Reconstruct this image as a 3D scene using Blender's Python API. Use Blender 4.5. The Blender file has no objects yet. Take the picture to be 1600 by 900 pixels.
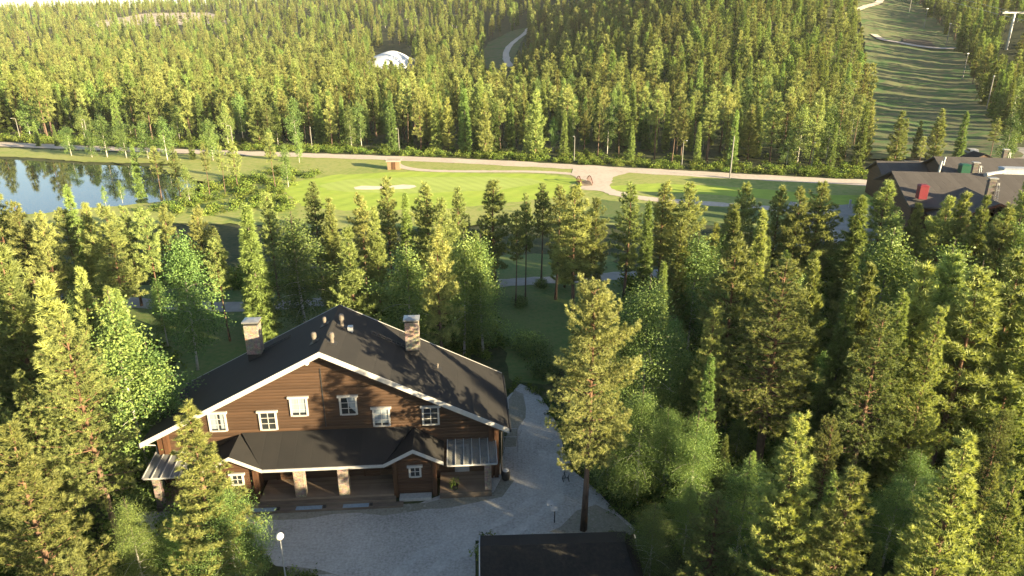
import bpy, math, random
import numpy as np
from mathutils import Vector, Matrix

# ------------------------------------------------------------------ camera, sky, sun, exposure
S = bpy.context.scene
C = S.collection
R = math.radians
CAM_H, PITCH, FPX = 26.0, R(20.2), 1067.0          # drone height, tilt below horizontal, focal length for a 1600 px wide frame
cam = bpy.data.objects.new('camera', bpy.data.cameras.new('camera'))
C.objects.link(cam); S.camera = cam
cam.location = (0, 0, CAM_H); cam.rotation_euler = (math.pi/2 - PITCH, 0, 0)
cam.data.sensor_width = 36; cam.data.lens = 36*FPX/1600
cam.data.clip_start = 0.5; cam.data.clip_end = 8000
SUN_EL = R(11)
SUN_H = Vector((0.848, -0.53)).normalized()         # horizontal direction towards the sun: from the right, a little behind the camera
W = bpy.data.worlds.new('World'); S.world = W; W.use_nodes = True
nt = W.node_tree; bg = nt.nodes['Background']
sky = nt.nodes.new('ShaderNodeTexSky'); sky.sky_type = 'NISHITA'; sky.sun_disc = False
sky.sun_elevation = SUN_EL; sky.sun_rotation = math.atan2(SUN_H.x, SUN_H.y)
sky.air_density = 1.0; sky.dust_density = 0.9; sky.ozone_density = 1.6
nt.links.new(sky.outputs[0], bg.inputs[0]); bg.inputs[1].default_value = 0.054
sl = bpy.data.lights.new('sun', 'SUN'); sl.energy = 5.0; sl.angle = R(0.5); sl.color = (1.0, 0.79, 0.46)
sun = bpy.data.objects.new('sun', sl); C.objects.link(sun)
d = Vector((SUN_H.x*math.cos(SUN_EL), SUN_H.y*math.cos(SUN_EL), math.sin(SUN_EL)))
sun.rotation_euler = d.to_track_quat('Z', 'Y').to_euler(); sun.location = (60, -30, 40)
S.view_settings.view_transform = 'Standard'; S.view_settings.look = 'None'
S.view_settings.exposure = 2.55; S.view_settings.gamma = 1.0
S.render.engine = 'CYCLES'
cy = S.cycles; cy.max_bounces = 5; cy.diffuse_bounces = 1; cy.glossy_bounces = 2; cy.transmission_bounces = 3
cy.transparent_max_bounces = 6; cy.volume_bounces = 0; cy.caustics_reflective = False; cy.caustics_refractive = False
cy.use_denoising = True; cy.denoising_prefilter = 'NONE'
HAZE = 0.00006

# ------------------------------------------------------------------ picture <-> place helpers
CP, SP = math.cos(PITCH), math.sin(PITCH)
def ray(px, py):
    a = (px-800)/FPX; b = (450-py)/FPX
    return np.array([a, CP+b*SP, -SP+b*CP])
def at(px, py, z=0.0):                               # the point of height z seen at a spot of the 1600x900 photograph
    d = ray(px, py); t = (z-CAM_H)/d[2]
    return np.array([d[0]*t, d[1]*t, z])
def project(x, y, z):
    zz = z-CAM_H; dep = y*CP - zz*SP; up = y*SP + zz*CP
    return 800+FPX*x/dep, 450-FPX*up/dep, dep
def in_poly(x, y, poly):
    inside = False; n = len(poly); j = n-1
    for i in range(n):
        xi, yi = poly[i][0], poly[i][1]; xj, yj = poly[j][0], poly[j][1]
        if (yi > y) != (yj > y) and x < (xj-xi)*(y-yi)/(yj-yi)+xi: inside = not inside
        j = i
    return inside
def in_poly_np(X, Y, poly):
    ins = np.zeros(X.shape, bool); j = len(poly)-1
    for i in range(len(poly)):
        xi, yi = poly[i][0], poly[i][1]; xj, yj = poly[j][0], poly[j][1]
        if yi != yj:
            c = ((yi > Y) != (yj > Y)) & (X < (xj-xi)*(Y-yi)/(yj-yi)+xi); ins ^= c
        j = i
    return ins
def poly_dist_np(X, Y, poly):
    D = np.full(X.shape, 1e9)
    for i in range(len(poly)):
        ax, ay = poly[i-1][0], poly[i-1][1]; bx, by = poly[i][0], poly[i][1]
        vx, vy = bx-ax, by-ay; L = vx*vx+vy*vy+1e-9
        t = np.clip(((X-ax)*vx+(Y-ay)*vy)/L, 0, 1)
        D = np.minimum(D, np.hypot(X-ax-t*vx, Y-ay-t*vy))
    return D

# ------------------------------------------------------------------ terrain height
PROF = {  # x/y ratio : (distance, height) of the hill behind the lake and the golf green
    -1.2: [(0,0),(225,0),(330,2),(470,8),(620,20),(800,36),(950,48),(1100,48),(1400,40)],
    -0.75:[(0,0),(215,0),(330,1),(470,7),(620,20),(800,40),(950,53),(1100,50),(1400,40)],
    -0.35:[(0,0),(205,0),(350,2),(480,10),(620,26),(800,48),(950,67),(1150,66),(1400,55)],
    0.0:  [(0,0),(180,0),(300,1),(400,6),(500,24),(600,46),(750,78),(950,110),(1400,130)],
    0.30: [(0,0),(165,0),(220,6),(300,24),(380,42),(480,66),(620,98),(800,130),(1400,170)],
    0.62: [(0,0),(145,0),(180,1.5),(230,7),(333,25),(420,42),(520,62),(650,90),(800,112),(1400,150)],
    0.78: [(0,0),(140,0),(180,3),(230,12),(333,36),(420,55),(520,76),(650,100),(1400,150)],
    1.2:  [(0,0),(140,0),(200,8),(333,40),(500,80),(1400,150)]}
_T = np.linspace(-1.2, 1.2, 97); _Y = np.linspace(0, 1600, 801)
_K = sorted(PROF); _A = np.array([np.interp(_Y, *zip(*PROF[k])) for k in _K])
_Z = np.array([[np.interp(t, _K, _A[:, j]) for j in range(len(_Y))] for t in _T])
ker = np.exp(-np.linspace(-2, 2, 21)**2); ker /= ker.sum()
_Z = np.apply_along_axis(lambda r: np.convolve(np.pad(r, 10, 'edge'), ker, 'valid'), 1, _Z)
k2 = np.exp(-np.linspace(-2, 2, 9)**2); k2 /= k2.sum()
_Z = np.apply_along_axis(lambda r: np.convolve(np.pad(r, 4, 'edge'), k2, 'valid'), 0, _Z)
def zt(x, y):
    x = np.asarray(x, float); y = np.asarray(y, float)
    t = np.clip(x/np.maximum(y, 1.0), -1.199, 1.199); v = np.clip(y, 0, 1599)
    fi = (t+1.2)/2.4*96; fj = v/2.0
    i = np.clip(fi.astype(int), 0, 95); j = np.clip(fj.astype(int), 0, 799); a = fi-i; b = fj-j
    z = (_Z[i, j]*(1-a)+_Z[i+1, j]*a)*(1-b) + (_Z[i, j+1]*(1-a)+_Z[i+1, j+1]*a)*b
    return np.where(y < 125, 0.0, z)
def hit(px, py):                                     # where the view ray through a spot of the photograph meets the terrain
    d = ray(px, py); t = np.arange(15, 2600, 1.0)
    P = d[None]*t[:, None]; P[:, 2] += CAM_H
    below = np.nonzero(P[:, 2] <= zt(P[:, 0], P[:, 1]))[0]
    if not len(below): return None
    q = P[below[0]]; return np.array([q[0], q[1], float(zt(q[0], q[1]))])

# ------------------------------------------------------------------ materials
def new_mat(name):
    m = bpy.data.materials.new(name); m.use_nodes = True
    return m, m.node_tree, m.node_tree.nodes['Principled BSDF']
def noise_mat(name, cols, scale=3.0, rough=0.85, bump=0.0, bscale=None, detail=6, metallic=0, stretch=(1,1,1), scale2=None, spec=0.3):
    m, t, p = new_mat(name); N = t.nodes; L = t.links
    tc = N.new('ShaderNodeTexCoord'); mp = N.new('ShaderNodeMapping'); mp.inputs['Scale'].default_value = stretch
    L.new(tc.outputs['Object'], mp.inputs[0])
    nz = N.new('ShaderNodeTexNoise'); nz.inputs['Scale'].default_value = scale; nz.inputs['Detail'].default_value = detail
    nz.inputs['Roughness'].default_value = 0.62
    L.new(mp.outputs[0], nz.inputs['Vector'])
    fac = nz.outputs['Fac']
    if scale2:
        n2 = N.new('ShaderNodeTexNoise'); n2.inputs['Scale'].default_value = scale2; n2.inputs['Detail'].default_value = 4
        L.new(mp.outputs[0], n2.inputs['Vector'])
        mx = N.new('ShaderNodeMath'); mx.operation = 'ADD'; L.new(fac, mx.inputs[0]); L.new(n2.outputs['Fac'], mx.inputs[1])
        h = N.new('ShaderNodeMath'); h.operation = 'MULTIPLY'; h.inputs[1].default_value = 0.5; L.new(mx.outputs[0], h.inputs[0]); fac = h.outputs[0]
    cr = N.new('ShaderNodeValToRGB'); e = cr.color_ramp.elements
    n = len(cols); lo, hi = 0.33, 0.67
    while len(e) < n: e.new(0.5)
    for i, c in enumerate(cols):
        e[i].position = lo+(hi-lo)*i/max(1, n-1); e[i].color = (*c, 1)
    L.new(fac, cr.inputs[0]); L.new(cr.outputs[0], p.inputs['Base Color'])
    p.inputs['Roughness'].default_value = rough; p.inputs['Metallic'].default_value = metallic
    p.inputs['Specular IOR Level'].default_value = spec
    if bump:
        bn = N.new('ShaderNodeTexNoise'); bn.inputs['Scale'].default_value = bscale or scale*4; bn.inputs['Detail'].default_value = 5
        L.new(mp.outputs[0], bn.inputs['Vector'])
        b = N.new('ShaderNodeBump'); b.inputs['Strength'].default_value = bump; b.inputs['Distance'].default_value = 0.05
        L.new(bn.outputs['Fac'], b.inputs['Height']); L.new(b.outputs[0], p.inputs['Normal'])
    return m
def foliage_mat(name, dark, light, trans=0.25, simple=False):
    m, t, p = new_mat(name); N = t.nodes; L = t.links
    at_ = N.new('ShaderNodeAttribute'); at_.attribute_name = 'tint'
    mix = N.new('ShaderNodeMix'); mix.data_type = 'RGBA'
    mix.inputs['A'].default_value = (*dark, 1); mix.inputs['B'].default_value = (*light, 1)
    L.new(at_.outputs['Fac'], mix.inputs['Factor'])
    oi = N.new('ShaderNodeObjectInfo'); hs = N.new('ShaderNodeHueSaturation')
    mr = N.new('ShaderNodeMapRange'); mr.inputs['To Min'].default_value = 0.482; mr.inputs['To Max'].default_value = 0.518
    L.new(oi.outputs['Random'], mr.inputs['Value']); L.new(mr.outputs[0], hs.inputs['Hue'])
    wn = N.new('ShaderNodeTexWhiteNoise'); wn.noise_dimensions = '1D'; L.new(oi.outputs['Random'], wn.inputs['W'])
    mv = N.new('ShaderNodeMapRange'); mv.inputs['To Min'].default_value = 0.6; mv.inputs['To Max'].default_value = 1.25
    L.new(wn.outputs['Value'], mv.inputs['Value']); L.new(mv.outputs[0], hs.inputs['Value'])
    L.new(mix.outputs['Result'], hs.inputs['Color'])
    out = [n for n in N if n.type == 'OUTPUT_MATERIAL'][0]
    ms = N.new('ShaderNodeAddShader')
    tr = N.new('ShaderNodeBsdfTranslucent'); tm = N.new('ShaderNodeMix'); tm.data_type = 'RGBA'; tm.blend_type = 'MULTIPLY'; tm.inputs['Factor'].default_value = 1.0
    k = trans*1.3; tm.inputs['B'].default_value = (k*1.05, k, k*0.55, 1); L.new(hs.outputs[0], tm.inputs['A']); L.new(tm.outputs['Result'], tr.inputs[0])
    if simple:
        df = N.new('ShaderNodeBsdfDiffuse'); L.new(hs.outputs[0], df.inputs[0]); L.new(df.outputs[0], ms.inputs[0]); N.remove(p)
    else:
        L.new(hs.outputs[0], p.inputs['Base Color']); p.inputs['Roughness'].default_value = 0.6
        p.inputs['Specular IOR Level'].default_value = 0.25; L.new(p.outputs[0], ms.inputs[0])
    L.new(tr.outputs[0], ms.inputs[1]); L.new(ms.outputs[0], out.inputs[0])
    return m
def plain(name, c, rough=0.6, metallic=0.0, var=0.12, scale=6.0):
    return noise_mat(name, [tuple(v*(1-var) for v in c), tuple(min(1, v*(1+var)) for v in c)], scale, rough, metallic=metallic)
def log_mat(name, dark, light, pitch=0.2):
    m, t, p = new_mat(name); N = t.nodes; L = t.links
    tc = N.new('ShaderNodeTexCoord'); sx = N.new('ShaderNodeSeparateXYZ'); L.new(tc.outputs['Object'], sx.inputs[0])
    def math_(op, a, b=None):
        n = N.new('ShaderNodeMath'); n.operation = op
        for i, v in enumerate((a, b)):
            if v is None: continue
            if hasattr(v, 'is_output') or not isinstance(v, (int, float)): L.new(v, n.inputs[i])
            else: n.inputs[i].default_value = v
        return n.outputs[0]
    zz = math_('DIVIDE', sx.outputs['Z'], pitch); fr = math_('FRACT', zz); fl = math_('FLOOR', zz)
    wn = N.new('ShaderNodeTexWhiteNoise'); wn.noise_dimensions = '1D'; L.new(fl, wn.inputs['W'])
    mp = N.new('ShaderNodeMapping'); mp.inputs['Scale'].default_value = (0.5, 0.5, 9); L.new(tc.outputs['Object'], mp.inputs[0])
    nz = N.new('ShaderNodeTexNoise'); nz.inputs['Scale'].default_value = 2.5; nz.inputs['Detail'].default_value = 7; L.new(mp.outputs[0], nz.inputs['Vector'])
    f = math_('ADD', math_('MULTIPLY', wn.outputs['Value'], 0.45), math_('MULTIPLY', nz.outputs['Fac'], 0.6))
    mix = N.new('ShaderNodeMix'); mix.data_type = 'RGBA'; mix.inputs['A'].default_value = (*dark, 1); mix.inputs['B'].default_value = (*light, 1)
    L.new(f, mix.inputs['Factor']); L.new(mix.outputs['Result'], p.inputs['Base Color'])
    h = math_('SINE', math_('MULTIPLY', fr, math.pi)); h = math_('POWER', h, 0.45)
    b = N.new('ShaderNodeBump'); b.inputs['Strength'].default_value = 0.9; b.inputs['Distance'].default_value = 0.035
    L.new(h, b.inputs['Height']); L.new(b.outputs[0], p.inputs['Normal'])
    p.inputs['Roughness'].default_value = 0.62; p.inputs['Specular IOR Level'].default_value = 0.25
    return m
def stone_mat(name, cols, w=0.32, h=0.09):
    m, t, p = new_mat(name); N = t.nodes; L = t.links
    tc = N.new('ShaderNodeTexCoord'); sx = N.new('ShaderNodeSeparateXYZ'); L.new(tc.outputs['Object'], sx.inputs[0])
    ad = N.new('ShaderNodeMath'); L.new(sx.outputs['X'], ad.inputs[0]); L.new(sx.outputs['Y'], ad.inputs[1])
    cb = N.new('ShaderNodeCombineXYZ'); L.new(ad.outputs[0], cb.inputs[0]); L.new(sx.outputs['Z'], cb.inputs[1])
    br = N.new('ShaderNodeTexBrick'); br.inputs['Scale'].default_value = 1; br.inputs['Brick Width'].default_value = w; br.inputs['Row Height'].default_value = h
    br.inputs['Mortar Size'].default_value = 0.012; br.inputs['Color1'].default_value = (*cols[0], 1); br.inputs['Color2'].default_value = (*cols[1], 1); br.inputs['Mortar'].default_value = (*cols[2], 1)
    br.squash = 0.6; br.squash_frequency = 3; br.inputs['Bias'].default_value = -0.1
    L.new(cb.outputs[0], br.inputs['Vector'])
    nz = N.new('ShaderNodeTexNoise'); nz.inputs['Scale'].default_value = 4; nz.inputs['Detail'].default_value = 5; L.new(tc.outputs['Object'], nz.inputs['Vector'])
    mx = N.new('ShaderNodeMix'); mx.data_type = 'RGBA'; mx.blend_type = 'OVERLAY'; mx.inputs['Factor'].default_value = 0.6
    L.new(br.outputs['Color'], mx.inputs['A']); L.new(nz.outputs['Color'], mx.inputs['B']); L.new(mx.outputs['Result'], p.inputs['Base Color'])
    b = N.new('ShaderNodeBump'); b.inputs['Strength'].default_value = 0.8; b.inputs['Distance'].default_value = 0.03; b.invert = True
    L.new(br.outputs['Fac'], b.inputs['Height']); L.new(b.outputs[0], p.inputs['Normal']); p.inputs['Roughness'].default_value = 0.85
    return m
def strip_mat(name, c1, c2, width, axis='X', rough=0.8, dist=0.02, metallic=0.0):   # boards or roof strips laid side by side
    m, t, p = new_mat(name); N = t.nodes; L = t.links
    tc = N.new('ShaderNodeTexCoord'); sx = N.new('ShaderNodeSeparateXYZ'); L.new(tc.outputs['Object'], sx.inputs[0])
    dv = N.new('ShaderNodeMath'); dv.operation = 'DIVIDE'; dv.inputs[1].default_value = width; L.new(sx.outputs[axis], dv.inputs[0])
    fr = N.new('ShaderNodeMath'); fr.operation = 'FRACT'; L.new(dv.outputs[0], fr.inputs[0])
    fl = N.new('ShaderNodeMath'); fl.operation = 'FLOOR'; L.new(dv.outputs[0], fl.inputs[0])
    wn = N.new('ShaderNodeTexWhiteNoise'); wn.noise_dimensions = '1D'; L.new(fl.outputs[0], wn.inputs['W'])
    nz = N.new('ShaderNodeTexNoise'); nz.inputs['Scale'].default_value = 1.3; nz.inputs['Detail'].default_value = 8; L.new(tc.outputs['Object'], nz.inputs['Vector'])
    a = N.new('ShaderNodeMath'); a.operation = 'MULTIPLY_ADD'; a.inputs[1].default_value = 0.35; L.new(wn.outputs['Value'], a.inputs[0])
    s = N.new('ShaderNodeMath'); s.operation = 'MULTIPLY'; s.inputs[1].default_value = 0.65; L.new(nz.outputs['Fac'], s.inputs[0]); L.new(s.outputs[0], a.inputs[2])
    mix = N.new('ShaderNodeMix'); mix.data_type = 'RGBA'; mix.inputs['A'].default_value = (*c1, 1); mix.inputs['B'].default_value = (*c2, 1); L.new(a.outputs[0], mix.inputs['Factor'])
    L.new(mix.outputs['Result'], p.inputs['Base Color'])
    pg = N.new('ShaderNodeMath'); pg.operation = 'PINGPONG'; pg.inputs[1].default_value = 0.5; L.new(fr.outputs[0], pg.inputs[0])
    st = N.new('ShaderNodeMath'); st.operation = 'GREATER_THAN'; st.inputs[1].default_value = 0.05; L.new(pg.outputs[0], st.inputs[0])
    b = N.new('ShaderNodeBump'); b.inputs['Strength'].default_value = 0.7; b.inputs['Distance'].default_value = dist
    L.new(st.outputs[0], b.inputs['Height']); L.new(b.outputs[0], p.inputs['Normal'])
    p.inputs['Roughness'].default_value = rough; p.inputs['Metallic'].default_value = metallic; p.inputs['Specular IOR Level'].default_value = 0.3
    return m

M = {}
M['floor'] = noise_mat('forest_floor', [(0.012,0.018,0.006),(0.03,0.046,0.012),(0.055,0.06,0.022),(0.03,0.05,0.012)], 0.22, 0.95, 0.6, 2.0, 9, scale2=1.7)
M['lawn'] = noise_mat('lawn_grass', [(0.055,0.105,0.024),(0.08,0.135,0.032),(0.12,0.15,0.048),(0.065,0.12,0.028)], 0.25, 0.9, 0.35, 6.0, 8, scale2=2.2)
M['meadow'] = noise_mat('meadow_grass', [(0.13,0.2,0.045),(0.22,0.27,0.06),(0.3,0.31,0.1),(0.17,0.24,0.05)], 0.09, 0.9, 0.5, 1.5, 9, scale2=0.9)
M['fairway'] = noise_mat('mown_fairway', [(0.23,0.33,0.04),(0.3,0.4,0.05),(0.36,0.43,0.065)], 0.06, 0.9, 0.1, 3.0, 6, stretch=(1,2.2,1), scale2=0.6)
M['green'] = noise_mat('putting_green', [(0.3,0.38,0.08),(0.36,0.44,0.1)], 0.1, 0.9, 0.05, 3.0, 5, stretch=(1,2.5,1))
def mow(m, scale, ang):
    t = m.node_tree; N = t.nodes; L = t.links; p = N['Principled BSDF']; src = p.inputs['Base Color'].links[0].from_socket
    tc = N.new('ShaderNodeTexCoord'); mp = N.new('ShaderNodeMapping'); mp.inputs['Rotation'].default_value = (0,0,ang); L.new(tc.outputs['Object'], mp.inputs[0])
    w = N.new('ShaderNodeTexWave'); w.inputs['Scale'].default_value = scale; w.inputs['Distortion'].default_value = 1.2; w.inputs['Detail'].default_value = 3; w.inputs['Detail Scale'].default_value = 0.6; L.new(mp.outputs[0], w.inputs[0])
    mr = N.new('ShaderNodeMapRange'); mr.inputs['To Min'].default_value = 0.92; mr.inputs['To Max'].default_value = 1.03; L.new(w.outputs['Fac'], mr.inputs['Value'])
    hs = N.new('ShaderNodeHueSaturation'); L.new(src, hs.inputs['Color']); L.new(mr.outputs[0], hs.inputs['Value']); L.new(hs.outputs[0], p.inputs['Base Color'])
mow(M['fairway'], 0.09, 0.5); mow(M['green'], 0.16, -0.6)
M['slopegrass'] = noise_mat('slope_grass', [(0.036,0.085,0.022),(0.055,0.115,0.028),(0.125,0.12,0.06),(0.05,0.11,0.028),(0.085,0.135,0.04)], 0.045, 0.95, 0.6, 0.8, 9, stretch=(0.7,1.5,1), scale2=0.25)
M['gravel'] = noise_mat('yard_gravel', [(0.2,0.196,0.18),(0.32,0.312,0.295),(0.4,0.39,0.37),(0.48,0.47,0.45)], 0.22, 0.95, 0.9, 22, 12, scale2=7.0)
M['road'] = noise_mat('road_gravel', [(0.38,0.32,0.265),(0.5,0.43,0.36),(0.57,0.49,0.41)], 0.12, 0.95, 0.4, 3, 8, scale2=1.5)
M['asphalt'] = noise_mat('grey_path', [(0.22,0.215,0.2),(0.32,0.31,0.29)], 0.5, 0.9, 0.4, 8, 8)
M['sand'] = noise_mat('bunker_sand', [(0.55,0.48,0.39),(0.66,0.58,0.48)], 0.6, 0.95, 0.3, 4)
M['rock'] = noise_mat('bare_rock', [(0.2,0.19,0.12),(0.36,0.31,0.25),(0.44,0.38,0.32),(0.26,0.24,0.17)], 0.05, 0.95, 0.6, 0.5, 9, scale2=0.3)
M['dirt'] = noise_mat('bare_dirt', [(0.05,0.04,0.03),(0.09,0.075,0.055)], 0.3, 0.95, 0.6, 2)
def water_mat():
    m, t, p = new_mat('lake_water'); N = t.nodes; L = t.links
    p.inputs['Base Color'].default_value = (0.012, 0.02, 0.024, 1); p.inputs['Roughness'].default_value = 0.03; p.inputs['IOR'].default_value = 1.33
    p.inputs['Specular IOR Level'].default_value = 0.9
    tc = N.new('ShaderNodeTexCoord'); nz = N.new('ShaderNodeTexNoise'); nz.inputs['Scale'].default_value = 0.8; nz.inputs['Detail'].default_value = 3
    L.new(tc.outputs['Object'], nz.inputs['Vector']); b = N.new('ShaderNodeBump'); b.inputs['Strength'].default_value = 0.12; b.inputs['Distance'].default_value = 0.03
    L.new(nz.outputs['Fac'], b.inputs['Height']); L.new(b.outputs[0], p.inputs['Normal']); return m
M['water'] = water_mat()
M['log'] = log_mat('brown_log', (0.03,0.019,0.013), (0.09,0.053,0.033))
M['darklog'] = log_mat('dark_brown_log', (0.04,0.022,0.014), (0.085,0.045,0.026))
M['post'] = noise_mat('corner_post_wood', [(0.045,0.022,0.013),(0.085,0.04,0.02)], 3, 0.7, 0.3, stretch=(1,1,0.2))
M['roof'] = noise_mat('black_roof_felt', [(0.011,0.011,0.012),(0.018,0.0175,0.0175),(0.027,0.025,0.024)], 0.6, 0.9, 0.5, 30, 10, scale2=5)
M['roof'] = strip_mat('black_felt_courses', (0.010,0.0105,0.012), (0.026,0.0245,0.024), 0.95, 'X', 0.9, 0.008)
M['mottled_roof'] = noise_mat('mottled_roof_felt', [(0.011,0.011,0.011),(0.02,0.019,0.017),(0.034,0.03,0.023)], 1.0, 0.95, 0.7, 14, 11, scale2=6)  # lighter, mottled felt for the near slope and hip of the shed
M['white'] = plain('white_paint', (0.38,0.38,0.375), 0.5, 0, 0.08, 5)
M['greywhite'] = plain('weathered_white_paint', (0.34,0.34,0.34), 0.6, 0, 0.15, 3)
M['metal'] = plain('sheet_metal', (0.36,0.37,0.38), 0.45, 0.7, 0.15, 3)
M['steel'] = plain('galvanised_steel', (0.42,0.44,0.46), 0.5, 0.5, 0.12, 3)
M['ventgrey'] = plain('dull_vent_metal', (0.13,0.115,0.1), 0.6, 0.2, 0.2)
M['dark'] = plain('dark_metal', (0.03,0.03,0.032), 0.6, 0.2)
M['stone'] = stone_mat('ledge_stone', [(0.29,0.235,0.19),(0.17,0.145,0.125),(0.1,0.085,0.078)])
M['darkstone'] = stone_mat('dark_chimney_stone', [(0.13,0.115,0.105),(0.09,0.08,0.075),(0.05,0.045,0.042)])
M['deck'] = strip_mat('weathered_deck_board', (0.12,0.085,0.06), (0.26,0.2,0.15), 0.14, 'Y', 0.85, 0.015)
M['deckedge'] = noise_mat('deck_edge_wood', [(0.09,0.07,0.055),(0.16,0.13,0.1)], 2, 0.85, 0.3, stretch=(0.3,1,1))
M['mat'] = plain('grey_blue_grating', (0.22,0.3,0.38), 0.7, 0.2, 0.15, 8)
M['concrete'] = plain('concrete', (0.32,0.32,0.31), 0.9, 0, 0.15, 5)
M['curtain'] = noise_mat('curtain_cloth', [(0.13,0.165,0.2),(0.24,0.285,0.33)], 2, 0.9, stretch=(6,6,0.2))
M['lodgeroof'] = strip_mat('grey_seamed_roof', (0.05,0.045,0.044), (0.085,0.078,0.074), 1.0, 'X', 0.85, 0.05)
M['red'] = plain('red_painted_sheet', (0.16,0.02,0.03), 0.5, 0, 0.1)
M['greenpaint'] = plain('green_painted_sheet', (0.008,0.07,0.04), 0.5, 0, 0.1)
M['redwood'] = plain('red_brown_wood', (0.14,0.05,0.03), 0.7, 0, 0.2)
M['hutwood'] = strip_mat('hut_board', (0.14,0.09,0.06), (0.24,0.17,0.11), 0.15, 'X')
M['hutroof'] = plain('grey_board_roof', (0.34,0.31,0.27), 0.8, 0, 0.15)
M['tarp'] = noise_mat('white_tarpaulin', [(0.6,0.62,0.64),(0.75,0.76,0.77)], 0.3, 0.6, 0.4, 0.8)
M['bark_pine'] = noise_mat('pine_bark', [(0.07,0.045,0.032),(0.15,0.09,0.06),(0.2,0.11,0.065)], 5, 0.9, 0.8, 12, stretch=(1,1,0.35))
def grad_bark(name, lowc, highc, lo, hi, scale, stretch):
    m = noise_mat(name, lowc, scale, 0.9, 0.6, 12, stretch=stretch); t = m.node_tree; N = t.nodes; L = t.links; p = N['Principled BSDF']
    src = p.inputs['Base Color'].links[0].from_socket; fac = [n for n in N if n.type == 'VALTORGB'][0].inputs[0].links[0].from_socket
    tc = [n for n in N if n.type == 'TEX_COORD'][0]; sx = N.new('ShaderNodeSeparateXYZ'); L.new(tc.outputs['Generated'], sx.inputs[0])
    mr = N.new('ShaderNodeMapRange'); mr.inputs['From Min'].default_value = lo; mr.inputs['From Max'].default_value = hi; L.new(sx.outputs['Z'], mr.inputs['Value'])
    c2 = N.new('ShaderNodeValToRGB'); c2.color_ramp.elements[0].color = (*highc[0], 1); c2.color_ramp.elements[1].color = (*highc[1], 1); L.new(fac, c2.inputs[0])
    mx = N.new('ShaderNodeMix'); mx.data_type = 'RGBA'; L.new(mr.outputs[0], mx.inputs['Factor']); L.new(src, mx.inputs['A']); L.new(c2.outputs[0], mx.inputs['B']); L.new(mx.outputs['Result'], p.inputs['Base Color'])
    return m
M['bark_red'] = grad_bark('orange_pine_bark', [(0.06,0.042,0.034),(0.13,0.09,0.07),(0.17,0.115,0.085)], [(0.075,0.043,0.027),(0.16,0.09,0.055)], 0.3, 0.55, 5, (1,1,0.35))
M['bark_old'] = noise_mat('orange_pine_bark', [(0.14,0.07,0.035),(0.26,0.12,0.055)], 5, 0.9, 0.6, 12, stretch=(1,1,0.35))
M['bark_spruce'] = noise_mat('spruce_bark', [(0.05,0.042,0.036),(0.11,0.09,0.075)], 6, 0.9, 0.6, 12)
M['bark_birch'] = grad_bark('birch_bark', [(0.05,0.045,0.04),(0.46,0.44,0.4),(0.58,0.56,0.52),(0.54,0.52,0.48)], [(0.05,0.035,0.028),(0.13,0.1,0.085)], 0.45, 0.72, 3.5, (1,1,2.6))
M['pole'] = plain('grey_pole', (0.2,0.2,0.19), 0.7, 0, 0.15)
M['boulder'] = noise_mat('pale_boulder', [(0.3,0.3,0.3),(0.5,0.49,0.47)], 1.5, 0.9, 0.8, 5)
def glass_mat():
    m, t, p = new_mat('window_glass'); p.inputs['Base Color'].default_value = (0.02,0.024,0.028,1); p.inputs['Roughness'].default_value = 0.04
    p.inputs['Specular IOR Level'].default_value = 0.7; return m
M['glass'] = glass_mat()
def poly_mat():
    m, t, p = new_mat('clear_corrugated_sheet'); N = t.nodes; L = t.links
    p.inputs['Base Color'].default_value = (0.26,0.27,0.26,1); p.inputs['Roughness'].default_value = 0.2
    tc = N.new('ShaderNodeTexCoord'); nz = N.new('ShaderNodeTexNoise'); nz.inputs['Scale'].default_value = 1.5; nz.inputs['Detail'].default_value = 6; L.new(tc.outputs['Object'], nz.inputs['Vector'])
    mr = N.new('ShaderNodeMapRange'); mr.inputs['To Min'].default_value = 0.2; mr.inputs['To Max'].default_value = 0.6; L.new(nz.outputs['Fac'], mr.inputs['Value']); L.new(mr.outputs[0], p.inputs['Alpha'])
    return m
M['poly'] = poly_mat()
M['poly_white'] = noise_mat('milky_corrugated_sheet', [(0.09,0.1,0.105),(0.2,0.21,0.22)], 1.2, 0.4, stretch=(3,0.3,1))
M['globe'] = plain('milky_globe', (0.78,0.8,0.8), 0.25, 0, 0.04)
F = {}
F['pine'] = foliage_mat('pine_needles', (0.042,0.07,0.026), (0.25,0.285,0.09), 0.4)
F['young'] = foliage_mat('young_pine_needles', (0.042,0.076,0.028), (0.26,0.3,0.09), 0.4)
F['bare'] = F['pine']; F['golden'] = foliage_mat('sunlit_pine_needles', (0.085,0.11,0.038), (0.42,0.43,0.16), 0.45)  # lone pine: paler copy of the needles, sunlight put into the colour
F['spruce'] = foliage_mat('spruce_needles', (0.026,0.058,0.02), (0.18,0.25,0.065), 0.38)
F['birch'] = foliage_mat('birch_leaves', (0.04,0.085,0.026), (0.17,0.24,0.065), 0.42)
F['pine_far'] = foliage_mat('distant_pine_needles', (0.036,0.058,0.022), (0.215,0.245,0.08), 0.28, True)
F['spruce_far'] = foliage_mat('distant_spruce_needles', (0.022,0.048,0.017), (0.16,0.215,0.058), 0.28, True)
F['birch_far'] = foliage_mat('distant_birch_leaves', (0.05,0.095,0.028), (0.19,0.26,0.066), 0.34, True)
F['scrub'] = foliage_mat('low_scrub_leaves', (0.04,0.075,0.017), (0.17,0.22,0.05), 0.25, True)

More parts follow.
